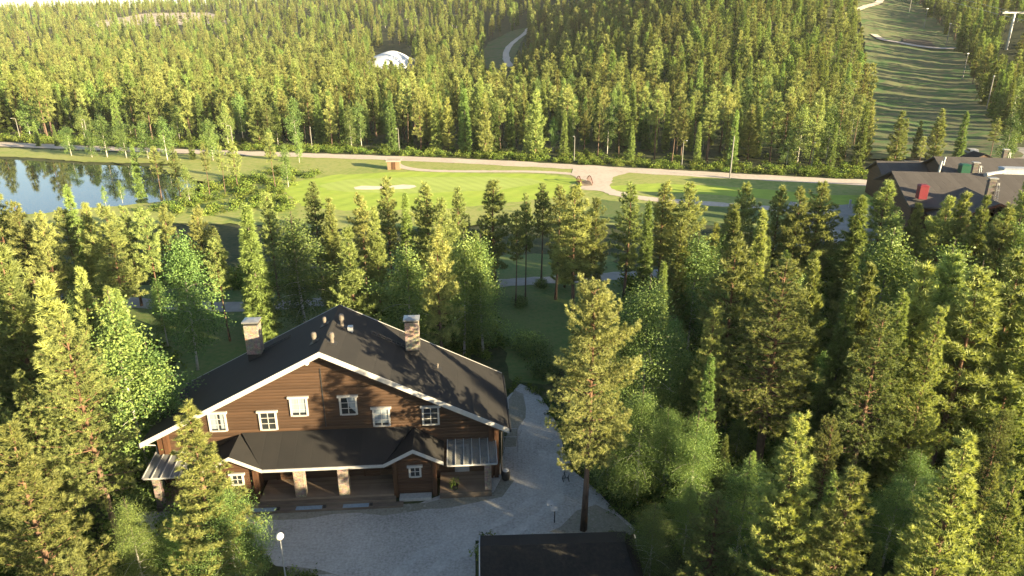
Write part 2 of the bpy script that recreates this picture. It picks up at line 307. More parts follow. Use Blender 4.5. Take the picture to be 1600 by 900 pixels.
# ------------------------------------------------------------------ mesh helpers
class MB:
    def __init__(self): self.v = []; self.f = []; self.mi = []
    def add(self, vs, fs, mi=0):
        n = len(self.v); self.v += [tuple(map(float, p)) for p in vs]; self.f += [tuple(i+n for i in q) for q in fs]; self.mi += [mi]*len(fs); return self
    def box(self, x0, x1, y0, y1, z0, z1, mi=0):
        return self.add([(x0,y0,z0),(x1,y0,z0),(x1,y1,z0),(x0,y1,z0),(x0,y0,z1),(x1,y0,z1),(x1,y1,z1),(x0,y1,z1)],
                        [(3,2,1,0),(4,5,6,7),(0,1,5,4),(1,2,6,5),(2,3,7,6),(3,0,4,7)], mi)
    def hexa(self, p8, mi=0):                        # eight corners: bottom ring then top ring
        return self.add(p8, [(3,2,1,0),(4,5,6,7),(0,1,5,4),(1,2,6,5),(2,3,7,6),(3,0,4,7)], mi)
    def slab(self, quad, th, mi=0):                  # a sloping panel: quad top surface, given thickness downwards
        return self.hexa([(x,y,z-th) for x,y,z in quad]+list(quad), mi)
    def prism(self, poly_xz, y0, y1, mi=0):
        n = len(poly_xz)
        vs = [(x,y0,z) for x,z in poly_xz]+[(x,y1,z) for x,z in poly_xz]
        return self.add(vs, [tuple(range(n)), tuple(range(2*n-1, n-1, -1))]+[(i+n, (i+1)%n+n, (i+1)%n, i) for i in range(n)], mi)
    def tube(self, pts, rad, n=8, mi=0, cap=True):
        pts = [Vector(p) for p in pts]; rr = rad if isinstance(rad, (list, tuple)) else [rad]*len(pts); vs = []; fs = []
        for i, p in enumerate(pts):
            d = (pts[min(i+1, len(pts)-1)]-pts[max(i-1, 0)]).normalized()
            a = d.orthogonal().normalized() if i == 0 else (a - d*a.dot(d)).normalized()
            b = d.cross(a)
            for k in range(n):
                t = 2*math.pi*k/n; vs.append(p+(a*math.cos(t)+b*math.sin(t))*rr[i])
        for i in range(len(pts)-1):
            for k in range(n): fs.append((i*n+k, i*n+(k+1)%n, (i+1)*n+(k+1)%n, (i+1)*n+k))
        if cap: fs.append(tuple(range(n-1, -1, -1))); fs.append(tuple((len(pts)-1)*n+k for k in range(n)))
        return self.add(vs, fs, mi)
    def lathe(self, prof, c=(0,0,0), n=16, mi=0):    # (radius, z) profile turned round a vertical axis
        vs = []; fs = []
        for r, z in prof:
            for k in range(n): t = 2*math.pi*k/n; vs.append((c[0]+r*math.cos(t), c[1]+r*math.sin(t), c[2]+z))
        for i in range(len(prof)-1):
            for k in range(n): fs.append((i*n+k, i*n+(k+1)%n, (i+1)*n+(k+1)%n, (i+1)*n+k))
        fs.append(tuple(range(n-1, -1, -1))); fs.append(tuple((len(prof)-1)*n+k for k in range(n)))
        return self.add(vs, fs, mi)
    def build(self, name, mats, parent=None, smooth=False, bevel=0):
        me = bpy.data.meshes.new(name); me.from_pydata(self.v, [], self.f)
        for m in (mats if isinstance(mats, (list, tuple)) else [mats]): me.materials.append(m)
        me.polygons.foreach_set('material_index', self.mi)
        if smooth: me.polygons.foreach_set('use_smooth', [True]*len(self.f))
        me.update()
        o = bpy.data.objects.new(name, me); C.objects.link(o)
        if parent: o.parent = parent
        if bevel:
            b = o.modifiers.new('bevel', 'BEVEL'); b.width = bevel; b.segments = 2; b.limit_method = 'ANGLE'
        return o
def tag(o, label=None, cat=None, group=None, kind=None):
    for k, v in (('label', label), ('category', cat), ('group', group), ('kind', kind)):
        if v: o[k] = v
    return o
def thing(name, label, cat, loc=(0,0,0), rz=0.0, group=None):
    o = bpy.data.objects.new(name, None); C.objects.link(o); o.location = loc; o.rotation_euler = (0,0,rz); o.empty_display_size = 0.3
    return tag(o, label, cat, group)

# ------------------------------------------------------------------ ground sheets
LAKE = [at(*q)[:2] for q in [(-420,246),(0,247),(60,250),(140,256),(220,258),(300,260),(370,258),(425,261),(412,272),(350,280),(300,296),(262,312),(200,318),(140,325),(60,332),(0,333),(-420,345)]]
STREAM = [at(*q)[:2] for q in [(325,334),(400,331),(480,331),(560,337),(650,340),(735,343),(735,352),(650,350),(560,349),(470,345),(400,342),(330,342)]]
def ground_z(X, Y):
    Z = zt(X, Y)
    for poly, dp in ((LAKE, 1.2), (STREAM, 0.7)):
        ins = in_poly_np(X, Y, poly); D = poly_dist_np(X, Y, poly)
        Z = Z - np.where(ins, np.minimum(dp, 0.35+D*0.25), np.maximum(0, 0.35-D*0.12))
    return Z
def grid_obj(name, X, Y, Z, mat, label_kind='structure'):
    ny, nx = X.shape
    me = bpy.data.meshes.new(name)
    V = np.stack([X, Y, Z], -1).reshape(-1, 3)
    i = np.arange(ny*nx).reshape(ny, nx)
    Q = np.stack([i[:-1,:-1], i[:-1,1:], i[1:,1:], i[1:,:-1]], -1).reshape(-1, 4)
    me.vertices.add(len(V)); me.vertices.foreach_set('co', V.ravel())
    me.loops.add(Q.size); me.loops.foreach_set('vertex_index', Q.ravel().astype(np.int32))
    me.polygons.add(len(Q)); me.polygons.foreach_set('loop_start', np.arange(0, Q.size, 4, dtype=np.int32))
    me.polygons.foreach_set('use_smooth', np.ones(len(Q), bool))
    me.materials.append(mat); me.update(calc_edges=True); me.validate()
    o = bpy.data.objects.new(name, me); C.objects.link(o); o['kind'] = label_kind
    return o
xs = np.unique(np.concatenate([np.linspace(-2400, -260, 120), np.arange(-260, 160, 2.5), np.linspace(160, 2400, 130)]))
ys = np.unique(np.concatenate([np.linspace(-300, -60, 16), np.arange(-60, 215, 2.5), np.linspace(215, 2600, 300)]))
GX, GY = np.meshgrid(xs, ys)
tag(grid_obj('terrain', GX, GY, ground_z(GX, GY), M['floor']), 'dark green forest floor spreading over valley and hillside', 'ground')

LAWNS = []
def sheet(name, poly, z, mat, label, cat, jitter=0.0, seed=1):     # a flat sheet on the valley floor, edges slightly uneven
    rs = random.Random(seed); pts = []
    n = len(poly)
    if name == 'lawn': LAWNS.append(poly)
    for i in range(n):
        a = np.array(poly[i][:2]); b = np.array(poly[(i+1)%n][:2]); L = np.linalg.norm(b-a); k = max(1, int(L/1.2)) if jitter else 1
        for j in range(k):
            p = a+(b-a)*j/k; w = 1.0 if j else 0.5
            pts.append((p[0]+rs.gauss(0, jitter)*w, p[1]+rs.gauss(0, jitter)*w, z))
    mb = MB(); mb.add(pts, [tuple(range(len(pts)))]); o = mb.build(name, mat)
    return tag(o, label, cat, kind='structure')
def smooth_line(pts, n):
    P = np.array([p[:2] for p in pts], float); d = np.r_[0, np.cumsum(np.linalg.norm(np.diff(P, axis=0), axis=1))]
    s = np.linspace(0, d[-1], n); x = np.interp(s, d, P[:,0]); y = np.interp(s, d, P[:,1])
    w = max(1, n//14); k = np.ones(2*w+1)/(2*w+1)
    x2 = np.convolve(np.pad(x, w, 'edge'), k, 'valid'); y2 = np.convolve(np.pad(y, w, 'edge'), k, 'valid')
    return np.stack([x2, y2], 1)
def ribbon(name, pts, width, mat, label, cat, dz=0.03, n=80, cols=4, seed=3, rough=0.08):
    rs = np.random.default_rng(seed); P = smooth_line(pts, n); T = np.gradient(P, axis=0); T /= np.linalg.norm(T, axis=1)[:,None]+1e-9
    Nn = np.stack([-T[:,1], T[:,0]], 1); u = np.linspace(-0.5, 0.5, cols)
    wv = (width*(1+rs.normal(0, rough, n)))[:,None]
    X = P[:,0:1]+Nn[:,0:1]*u*wv; Y = P[:,1:2]+Nn[:,1:2]*u*wv
    o = grid_obj(name, X, Y, zt(X, Y)+dz, mat); return tag(o, label, cat), P
def hill_sheet(name, left, right, rows, cols, mat, label, cat, dz=0.15):   # a cleared strip on the hillside between two edges
    def edge(e):
        P = np.array([hit(*q)[:2] for q in e]); t = np.linspace(0, 1, len(P)); s = np.linspace(0, 1, rows)
        return np.stack([np.interp(s, t, P[:,0]), np.interp(s, t, P[:,1])], 1)
    A, B = edge(left), edge(right); u = np.linspace(0, 1, cols)
    X = A[:,0:1]*(1-u)+B[:,0:1]*u; Y = A[:,1:2]*(1-u)+B[:,1:2]*u
    rs = np.random.default_rng(5); X[:, [0,-1]] += rs.normal(0, 0.6, (rows, 2))
    bump = 0.2*(np.sin(X*0.31+Y*0.17)*np.sin(Y*0.23-X*0.11+1.3)+np.sin(X*0.13-Y*0.29)*0.7+rs.normal(0,0.25,X.shape)) if name == 'ski_slope' else 0.0
    return tag(grid_obj(name, X, Y, zt(X, Y)+dz+(0.45 if name == 'ski_slope' else 0.0)+bump, mat), label, cat)

def pxs(*q): return [at(x, y)[:2] for x, y in q]
# valley: meadow, fairways, lawns
MEADOW = pxs((240,262),(420,240),(610,250),(800,258),(1000,268),(1200,280),(1390,292),(1400,345),(1200,352),(960,352),(760,352),(560,358),(330,350),(150,352),(-60,352),(-60,336),(60,333),(200,320),(268,313),(330,288))
sheet('meadow', MEADOW, 0.010, M['meadow'], 'rough yellow green meadow between lake and road', 'grass', 0.5)
BANK = pxs((-420,222),(0,231),(140,237),(300,241),(440,247),(440,262),(300,258),(220,255),(140,253),(60,247),(0,244),(-420,243))
sheet('bank', BANK, 0.012, M['meadow'], 'grassy strip between the lake and the gravel road', 'grass', 0.4)
sheet('fairway', pxs((455,285),(520,274),(640,268),(760,271),(850,272),(905,280),(890,292),(905,300),(860,310),(700,326),(560,330),(470,322),(445,300)), 0.022, M['fairway'], 'smooth bright mown golf fairway beside the road', 'grass', 0.3)
sheet('putting_green', pxs((500,289),(540,281),(640,277),(760,276),(830,279),(850,286),(780,297),(660,302),(560,301),(510,297)), 0.030, M['green'], 'pale smooth putting green with two sand bunkers', 'grass', 0.2)
sheet('fairway', pxs((952,291),(1010,287),(1110,290),(1200,296),(1290,305),(1370,305),(1362,325),(1290,318),(1210,312),(1120,305),(1020,300),(955,297)), 0.022, M['fairway'], 'narrow green fairway in front of the dark lodge', 'grass', 0.25)
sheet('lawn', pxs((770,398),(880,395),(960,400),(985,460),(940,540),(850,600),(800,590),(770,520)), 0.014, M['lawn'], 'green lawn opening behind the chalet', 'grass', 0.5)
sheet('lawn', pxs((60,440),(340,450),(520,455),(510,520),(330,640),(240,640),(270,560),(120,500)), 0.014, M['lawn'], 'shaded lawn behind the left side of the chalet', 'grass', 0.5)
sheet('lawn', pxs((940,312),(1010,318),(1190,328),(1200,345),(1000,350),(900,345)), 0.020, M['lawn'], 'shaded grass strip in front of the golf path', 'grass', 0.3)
sheet('sand_bunker', pxs((552,293),(565,290.5),(600,291),(600,296),(570,297),(555,296)), 0.040, M['sand'], 'pale sand bunker on the left of the putting green', 'bunker', 0.1)
sheet('sand_bunker', pxs((604,291),(630,288.5),(648,289.5),(651,292),(640,295),(612,296)), 0.040, M['sand'], 'pale sand bunker on the right of the putting green', 'bunker', 0.1)
# water
def water(name, poly, label):
    c = np.mean([p for p in poly], 0); o = sheet(name, poly, -0.22, M['water'], label, 'water')
    return o
water('lake', LAKE, 'still lake reflecting sky and forest'); water('stream', STREAM, 'narrow stream glinting between the pines')
# roads and paths
_, ROADP = ribbon('gravel_road', [at(x, y) for x, y in [(-500,214),(-150,220),(0,225),(100,230),(200,234),(300,236.5),(400,240),(480,243),(600,246.5),(700,250),(800,255),(930,263),(1000,267),(1100,273),(1200,278),(1300,283),(1380,288),(1500,293),(1700,302)]], 5.6, M['road'], 'long pale gravel road along the edge of the forest', 'road', 0.035, 160)
ribbon('golf_path', [at(x, y) for x, y in [(604,246),(614,254),(625,261),(650,266),(700,268),(760,268),(830,268),(890,271),(925,276)]], 2.2, M['road'], 'narrow gravel path from the road past the hut', 'path', 0.045, 60)
sheet('gravel_patch', pxs((893,263),(990,268),(958,277),(952,290),(955,300),(905,296),(918,284),(895,275)), 0.050, M['road'], 'pale gravel crossing beside the little red bridge', 'path', 0.2)
ribbon('golf_path', [at(x, y) for x, y in [(935,292),(965,304),(1010,311),(1060,315),(1130,320),(1200,325),(1260,331),(1310,335)]], 3.0, M['road'], 'gravel path curving towards the dark lodge', 'path', 0.048, 60)
ribbon('forest_path', [at(x, y) for x, y in [(-80,448),(0,457),(100,467),(220,474),(340,482),(450,478),(600,462),(750,444),(860,438),(960,432),(1060,425)]], 2.6, M['asphalt'], 'grey path running through the wood behind the chalet', 'path', 0.05, 80)
sheet('parking_lot', pxs((1235,352),(1300,322),(1350,318),(1395,330),(1400,420),(1330,460),(1270,430)), 0.030, M['asphalt'], 'grey gravel parking lot beside the dark lodge', 'parking', 0.3)
ribbon('parking_lot', [(86,141),(100,147),(120,152),(150,158)], 20, M['asphalt'], 'gravel lot behind the dark lodge below the ski slope', 'parking', 0.12, 40, 8)
# the yard
YARD = [at(*q)[:2] for q in [(740,900),(745,845),(1000,832),(960,800),(930,765),(893,735),(882,700),(866,655),(846,620),(812,600)]]+[(-0.6,46.0),(-2.5,46.0)]+[at(*q)[:2] for q in [(797,640),(780,742),(650,788),(380,797),(300,790),(215,800),(205,855),(330,850)]]+[at(*q)[:2] for q in [(395,850),(430,885),(500,900),(520,990),(735,990)]]
sheet('gravel_yard', YARD, 0.024, M['gravel'], 'pale grey gravel yard in front of the chalet', 'yard', 0.14)

M['verge'] = noise_mat('trodden_verge', [(0.14,0.135,0.1),(0.25,0.235,0.2),(0.18,0.175,0.13),(0.31,0.295,0.27)], 0.5, 0.95, 0.8, 14, 10, scale2=4)
M['lane'] = noise_mat('wheel_packed_gravel', [(0.3,0.295,0.28),(0.5,0.49,0.47)], 0.5, 0.95, 0.7, 18, 10, scale2=6)
for i, q in enumerate(([(378,797),(520,792),(660,786),(700,776),(772,770),(786,742),(800,752),(790,778),(700,795),(560,803),(400,812)],[(790,700),(795,650),(803,612),(815,618),(818,640),(811,670),(806,698)],[(858,835),(900,800),(930,790),(965,806),(1000,838)],[(442,905),(455,880),(500,893),(560,905)])):
    sheet('verge', pxs(*q), 0.034, M['verge'], ['trodden earth strip along the chalet steps','worn grassy ground along the right side of the chalet','needle covered ground under the tall lone pine','worn ground around the yard lamp'][i], 'ground', 0.22, 11+i)
for i, q in enumerate(([(560,990),(640,870),(760,830),(850,770),(848,700)],[(610,990),(690,875),(800,838),(880,775),(862,705)])):
    ribbon('wheel_track', [at(*p_) for p_ in q], 0.55, M['lane'], 'faint wheel track across the gravel yard', 'track', 0.03, 50, 4, 7+i, 0.2)
# ski hill
SKI_L = [(1372,252),(1372,228),(1372,200),(1368,160),(1364,110),(1362,70),(1358,40),(1345,14),(1335,-12)]
SKI_R = [(1590,252),(1565,228),(1545,196),(1525,160),(1510,120),(1496,85),(1470,50),(1440,18),(1410,-12)]
hill_sheet('ski_slope', [(x-12,y) for x, y in SKI_L], [(x+10,y) for x, y in SKI_R], 60, 24, M['slopegrass'], 'cleared grassy ski slope running up the hill', 'slope')
hill_sheet('dirt_patch', [(1405,73),(1408,68),(1412,64)], [(1462,78),(1458,72),(1450,67)], 8, 8, M['dirt'], 'dark bare earth patch on the ski slope', 'ground', 0.85)
def hills(pts): return [hit(*q) for q in pts]
ribbon('slope_trail', hills([(1364,56),(1378,66),(1400,69),(1430,75),(1460,79),(1496,79)]), 3.2, M['road'], 'pale track crossing the middle of the ski slope', 'trail', 0.92, 40)
ribbon('slope_trail', hills([(1335,20),(1350,14),(1372,8),(1380,-4)]), 3.4, M['road'], 'pale track near the top of the ski slope', 'trail', 0.92, 30)
TRAIL_CLEAR = [(752,92),(758,66),(790,54),(822,44),(828,56),(812,76),(800,104),(770,106)]
hill_sheet('trail_clearing', [(750,106),(752,90),(762,68),(800,48)], [(812,106),(806,90),(812,70),(830,42)], 20, 10, M['slopegrass'], 'grassy clearing around the winding forest track', 'clearing')
ribbon('forest_track', hills([(800,106),(792,98),(790,84),(796,72),(808,62),(822,52),(826,44)]), 4.0, M['road'], 'winding pale dirt track climbing through the forest', 'track', 0.3, 40)
ROCK = [(20,40),(140,36),(190,27),(260,20),(330,21),(362,29),(330,36),(250,40),(150,44)]
hill_sheet('rock_slope', [(145,43),(150,34),(230,21)], [(362,38),(362,30),(325,20)], 16, 24, M['rock'], 'pale bare rock opening on the far hill', 'rock', 0.4)

# ------------------------------------------------------------------ the chalet (local frame: x along the gable front, y back along the ridge)
CH = thing('chalet', 'large dark brown log chalet with black gable roof and two stone chimneys', 'house', (-10.825, 34.645, 0), 0.074)
HS, ZE, ZA, HL, KR = 10.69, 3.983, 9.418, 7.2, 0.5085
XC = -0.2
def zr(x): return ZA-KR*abs(x)
# walls: front gable, sides, back
wy0, wy1, WW = 1.03, 6.3, 10.15
wall = MB()
gab = lambda o: [(-WW,0.0),(WW,0.0),(WW,zr(WW)-o),(0,ZA-o),(-WW,zr(WW)-o)]
wall.prism(gab(0.24), wy0, wy0+0.22); wall.prism(gab(0.24), wy1-0.22, wy1)
for s in (-1, 1): wall.box(min(s*WW, s*(WW-0.22)), max(s*WW, s*(WW-0.22)), wy0+0.22, wy1-0.22, 0.0, zr(WW)-0.24)
wall.build('wall', M['log'], CH)
for x in (-9.95, -9.62, 9.62, 9.95):                 # projecting log ends at the corners
    MB().box(x-0.13, x+0.13, wy0-0.28, wy0-0.002, 0.0, zr(abs(x))-0.3).build('corner_post', M['post'], CH)
MB().box(-0.31, -0.25, wy0-0.03, wy0-0.003, 4.0, 7.9).build('cable_duct', M['dark'], CH)
# roof: two slopes with real thickness and boarded eaves
for s in (-1, 1):
    q = [(s*0.0,0,ZA),(s*HS,0,ZE),(s*HS,HL,ZE),(0,HL,ZA)]
    if s > 0: q = q[::-1]
    MB().slab(q, 0.20).build('roof', M['roof'], CH)
    for (y0, y1) in ((-0.045, -0.003), (HL+0.003, HL+0.045)):
        fb = MB(); fb.hexa([(0,y0,ZA-0.30),(s*HS,y0,ZE-0.30),(s*HS,y1,ZE-0.30),(0,y1,ZA-0.30),(0,y0,ZA+0.03),(s*HS,y0,ZE+0.03),(s*HS,y1,ZE+0.03),(0,y1,ZA+0.03)])
        fb.build('bargeboard', M['white'], CH)
    e = MB(); e.tube([(s*(HS+0.07),0.0,ZE-0.17),(s*(HS+0.07),HL,ZE-0.19)], 0.07, 8); e.build('gutter', M['dark'], CH)
    p = MB(); p.tube([(s*(HS+0.05),0.25,ZE-0.25),(s*(WW+0.12),0.95,ZE-0.75),(s*(WW+0.12),0.95,0.05)], 0.045, 8); p.build('downpipe', M['greywhite' if s < 0 else 'dark'], CH)
MB().hexa([(-0.22,0,ZA-0.095),(0.22,0,ZA-0.095),(0.22,HL,ZA-0.095),(-0.22,HL,ZA-0.095),(-0.02,0,ZA+0.035),(0.02,0,ZA+0.035),(0.02,HL,ZA+0.035),(-0.02,HL,ZA+0.035)]).build('ridge_cap', M['roof'], CH)
# roof vents and ladders
def vent(x, y, h, r=0.1, cap=True):
    z = zr(x)-0.06; m = MB(); m.lathe([(r,0),(r,h*0.55),(r*1.35,h*0.56),(r*1.35,h*0.9),(r*0.8,h)], (x,y,z), 12); o = m.build('roof_vent', M['ventgrey'], CH)
    MB().slab([(x-0.26,y-0.26,zr(x-0.26)+0.04),(x+0.26,y-0.26,zr(x+0.26)+0.04),(x+0.26,y+0.26,zr(x+0.26)+0.04),(x-0.26,y+0.26,zr(x-0.26)+0.04)], 0.05).build('flashing', M['dark'], o)
vent(0.58,4.4,0.85,0.13); vent(0.42,1.75,0.7,0.12); vent(-0.69,2.15,0.7,0.12); vent(-0.5,4.5,0.6,0.09); vent(6.4,4.0,0.4,0.05)
MB().box(0.95,1.25,4.05,4.4,zr(1.25)-0.02,zr(0.95)+0.22).build('roof_hatch', M['steel'], CH)
for s, x0, x1, y in ((1, 2.3, 4.4, 4.75), (-1, -4.7, -2.9, 5.3)):
    st = MB(); st.tube([(x0,y,zr(x0)+0.12),(x1,y,zr(x1)+0.12)], 0.025, 6); st.tube([(x0,y+0.35,zr(x0)+0.12),(x1,y+0.35,zr(x1)+0.12)], 0.025, 6)
    for k in range(8):
        x = x0+(x1-x0)*k/7; st.tube([(x,y,zr(x)+0.12),(x,y+0.35,zr(x)+0.12)], 0.018, 5)
        if k % 3 == 0: st.tube([(x,y+0.17,zr(x)-0.05),(x,y+0.17,zr(x)+0.12)], 0.02, 5)
    st.build('roof_walkway', M['dark'], CH)
# chimneys of ledge stone with metal caps
for x, y, top in ((4.85, 4.75, 9.15), (-5.15, 5.25, 9.1)):
    z0 = zr(x)
    c = MB().box(x-0.44, x+0.44, y-0.38, y+0.38, z0+0.32, top).build('chimney', M['stone'], CH, bevel=0.02)
    MB().box(x-0.41, x+0.41, y-0.35, y+0.35, z0-0.4, z0+0.318).build('chimney_base', M['dark'], c)
    k = MB(); k.box(x-0.4, x+0.4, y-0.34, y+0.34, top+0.002, top+0.16); k.build('chimney_collar', M['dark'], c)
    k = MB(); k.box(x-0.5, x+0.5, y-0.44, y+0.44, top+0.162, top+0.24)
    k.hexa([(x-0.5,y-0.44,top+0.242),(x+0.5,y-0.44,top+0.242),(x+0.5,y+0.44,top+0.242),(x-0.5,y+0.44,top+0.242),(x-0.2,y-0.15,top+0.33),(x+0.2,y-0.15,top+0.33),(x+0.2,y+0.15,top+0.33),(x-0.2,y+0.15,top+0.33)]); k.build('chimney_cap', M['metal'], c)
# upper windows
def window(x, z, y, w=0.82, h=1.12, blind=0, par=CH, small=False):
    f = MB(); t = 0.11
    f.box(x-w/2-t, x-w/2, y-0.09, y-0.003, z-h/2-0.06, z+h/2); f.box(x+w/2, x+w/2+t, y-0.09, y-0.003, z-h/2-0.06, z+h/2)
    f.box(x-w/2-t-0.09, x+w/2+t+0.09, y-0.13, y-0.003, z+h/2+0.002, z+h/2+t+0.03)
    f.box(x-w/2, x+w/2, y-0.11, y-0.003, z-h/2-0.07, z-h/2)
    o = f.build('window', M['white'], par)
    g = MB().box(x-w/2+0.002, x+w/2-0.002, y-0.03, y-0.004, z-h/2+0.002, z+h/2-0.002); g.build('pane', M['glass'], o)
    if blind:
        c = MB(); rows = 7
        if blind == 1: c.box(x-w/2+0.005, x+w/2-0.005, y-0.038, y-0.032, z-h/2+0.16, z+h/2-0.004)
        elif blind == 2: c.box(x-w/2+0.005, x-0.02, y-0.038, y-0.032, z-h/2+0.1, z+h/2-0.004); c.box(x+0.16, x+w/2-0.005, y-0.038, y-0.032, z-h/2+0.1, z+h/2-0.004)
        else: c.hexa([(x+0.02,y-0.038,z+h/2-0.6),(x+w/2-0.01,y-0.038,z-h/2+0.1),(x+w/2-0.01,y-0.032,z-h/2+0.1),(x+0.02,y-0.032,z+h/2-0.6),(x-0.1,y-0.038,z+h/2-0.004),(x+w/2-0.01,y-0.038,z+h/2-0.004),(x+w/2-0.01,y-0.032,z+h/2-0.004),(x-0.1,y-0.032,z+h/2-0.004)])
        c.build('curtain', M['curtain'], o)
    b = MB(); b.box(x-0.02, x+0.02, y-0.058, y-0.04, z-h/2, z+h/2)
    for k in ((1, 2) if not small else (1,)):
        zz = z-h/2+h*k/(3 if not small else 2); b.box(x-w/2, x-0.021, y-0.058, y-0.04, zz-0.017, zz+0.017); b.box(x+0.021, x+w/2, y-0.058, y-0.04, zz-0.017, zz+0.017)
    b.build('glazing_bar', M['white'], o)
    return o
for x, z, bl in ((-6.52,4.62,2),(-3.6,4.58,0),(-1.72,5.45,1),(1.16,5.41,3),(3.06,4.54,1),(6.0,4.5,0)): window(x, z, wy0, blind=bl)
for x, z in ((-0.98,8.28),(0.57,8.36)):
    m = MB(); m.lathe([(0.13,0),(0.13,0.06),(0.1,0.12),(0.03,0.15)], (0,0,0), 14); o = m.build('gable_lamp', M['globe'], CH); o.location = (x, wy0-0.004, z); o.rotation_euler = (math.pi/2, 0, 0)
# porch roof: a lean-to with a little gable at each end
zt0, ze2, ye = 3.80, 2.62, -1.15
BX = 5.2; GZ, GX2 = 3.55, 1.75
xl, xr = XC-BX, XC+BX
th = 0.12
pr = MB()
pr.slab([(xl+GX2,ye,ze2),(xr-GX2,ye,ze2),(xr-0.15,wy0-0.004,zt0),(xl+0.15,wy0-0.004,zt0)], th)
pr.build('porch_roof', M['roof'], CH)
for cx, sg in ((xl, -1), (xr, 1)):
    g = MB()
    for s in (-1, 1):
        q = [(cx,ye-0.02,GZ),(cx+s*GX2,ye-0.02,ze2+0.02),(cx+s*GX2,wy0-0.004,ze2+0.02),(cx,wy0-0.004,GZ+0.16)]
        g.slab(q if s < 0 else q[::-1], th)
    g.build('porch_gable_roof', M['roof'], CH)
    f = MB()
    for s in (-1, 1):
        f.hexa([(cx,ye-0.065,GZ-0.2),(cx+s*GX2,ye-0.065,ze2-0.17),(cx+s*GX2,ye-0.024,ze2-0.17),(cx,ye-0.024,GZ-0.2),(cx,ye-0.065,GZ+0.04),(cx+s*GX2,ye-0.065,ze2+0.05),(cx+s*GX2,ye-0.024,ze2+0.05),(cx,ye-0.024,GZ+0.04)])
    f.build('bargeboard', M['white'], CH)
MB().box(xl+GX2+0.01, xr-GX2-0.01, ye-0.065, ye-0.004, ze2-0.15, ze2+0.03).build('porch_fascia', M['greywhite'], CH)
# storage bays under the gables
for cx in (xl, xr):
    b = MB(); b.prism([(cx-1.02,0.0),(cx+1.02,0.0),(cx+1.02,2.72),(cx,3.2),(cx-1.02,2.72)], -0.62, wy0-0.006); o = b.build('porch_bay', M['darklog'], CH)
    for s in (-1, 1): MB().box(cx+s*1.16-0.12, cx+s*1.16+0.12, -0.78, -0.45, 0.0, 2.72).build('corner_post', M['post'], CH)
    window(cx+(0.02 if cx > 0 else 0.12), 1.72, -0.625, 0.52, 0.62, 0, CH, True)
MB().box(xr-0.95, xr+0.95, -1.18, -0.64, 0.0, 0.2).build('concrete_step', M['concrete'], CH, bevel=0.02)
# porch floor, steps, pillars, doors
dx0, dx1 = xl+1.3, xr-1.3
MB().box(dx0, dx1, -0.95, wy0-0.01, 0.12, 0.42).build('porch_floor', M['deck'], CH)
MB().box(xl-0.2, dx1+0.15, -1.32, -0.955, 0.06, 0.30).build('step', M['deckedge'], CH, bevel=0.01)
MB().box(xl-0.2, dx1+0.6, -1.75, -1.325, 0.0, 0.16).build('step', M['deckedge'], CH, bevel=0.01)
for x in (-3.8, -1.15, 1.55): 
    MB().box(x-0.75, x+0.75, -1.70, -1.38, 0.163, 0.175).build('boot_grating', M['mat'], CH)
    MB().box(x+0.80, x+0.98, -1.62, -1.46, 0.163, 0.26).build('boot_brush', M['dark'], CH)
for x in (-1.72, 0.82): MB().box(x-0.3, x+0.3, -0.92, -0.42, 0.422, 2.55).build('porch_pillar', M['stone'], CH, bevel=0.02)
MB().box(dx0, dx1, -0.78, -0.58, 2.35, 2.5).build('porch_beam', M['post'], CH)
for x in (-3.0, 2.3):
    dr = MB().box(x-0.45, x+0.45, wy0-0.07, wy0-0.003, 0.43, 2.4).build('door', M['darklog'], CH)
    MB().box(x-0.56, x-0.452, wy0-0.09, wy0-0.003, 0.43, 2.5).build('door_frame', M['post'], dr)
    MB().tube([(x+0.36,wy0-0.13,1.35),(x+0.36,wy0-0.13,1.55)], 0.015, 6).build('handle', M['steel'], dr)
MB().box(-0.55, 0.35, wy0-0.35, wy0-0.03, 1.9, 2.35).build('heat_pump', M['greywhite'], CH, bevel=0.03)
# side decks with clear canopies
for sg, cx0, cx1, mat in ((1, 6.95, 9.9, 'poly'), (-1, -10.35, -7.35, 'poly_white')):
    za_, zb_, ya_, yb_ = 2.74, 2.36, wy0-0.01, -1.05
    c = MB().slab([(cx0,yb_,zb_),(cx1,yb_,zb_),(cx1,ya_,za_),(cx0,ya_,za_)], 0.012).build('canopy', M[mat], CH)
    n = 7
    for k in range(n):
        x = cx0+(cx1-cx0)*k/(n-1)
        MB().hexa([(x-0.025,yb_-0.12,zb_-0.005),(x+0.025,yb_-0.12,zb_-0.005),(x+0.025,ya_,za_+0.004),(x-0.025,ya_,za_+0.004),(x-0.025,yb_-0.12,zb_+0.045),(x+0.025,yb_-0.12,zb_+0.045),(x+0.025,ya_,za_+0.05),(x-0.025,ya_,za_+0.05)]).build('canopy_bar', M['greywhite'], c)
    MB().box(cx0, cx1, yb_-0.05, yb_+0.03, zb_-0.11, zb_-0.016).build('canopy_beam', M['greywhite'], c)
    fx0, fx1 = (6.45, 9.5) if sg > 0 else (-9.9, -6.9)
    MB().box(fx0, fx1, -1.0, wy0-0.01, 0.1, 0.4).build('side_deck', M['deck'], CH)
    MB().box(fx0-0.02, fx1+0.05, -1.12, -1.003, 0.05, 0.40).build('deck_edge', M['deckedge'], CH)
    px_ = fx1-0.15 if sg > 0 else fx0+0.15
    MB().box(px_-0.2, px_+0.2, -0.98, -0.6, 0.402, zb_-0.13).build('deck_pillar', M['stone'], CH, bevel=0.02)
    dr = MB().box(7.35 if sg > 0 else -8.3, 8.25 if sg > 0 else -7.4, wy0-0.06, wy0-0.003, 0.42, 2.4).build('terrace_door', M['greywhite'], CH)
    MB().box(7.5 if sg > 0 else -8.15, 8.1 if sg > 0 else -7.55, wy0-0.075, wy0-0.062, 1.0, 2.25).build('pane', M['glass'], dr)
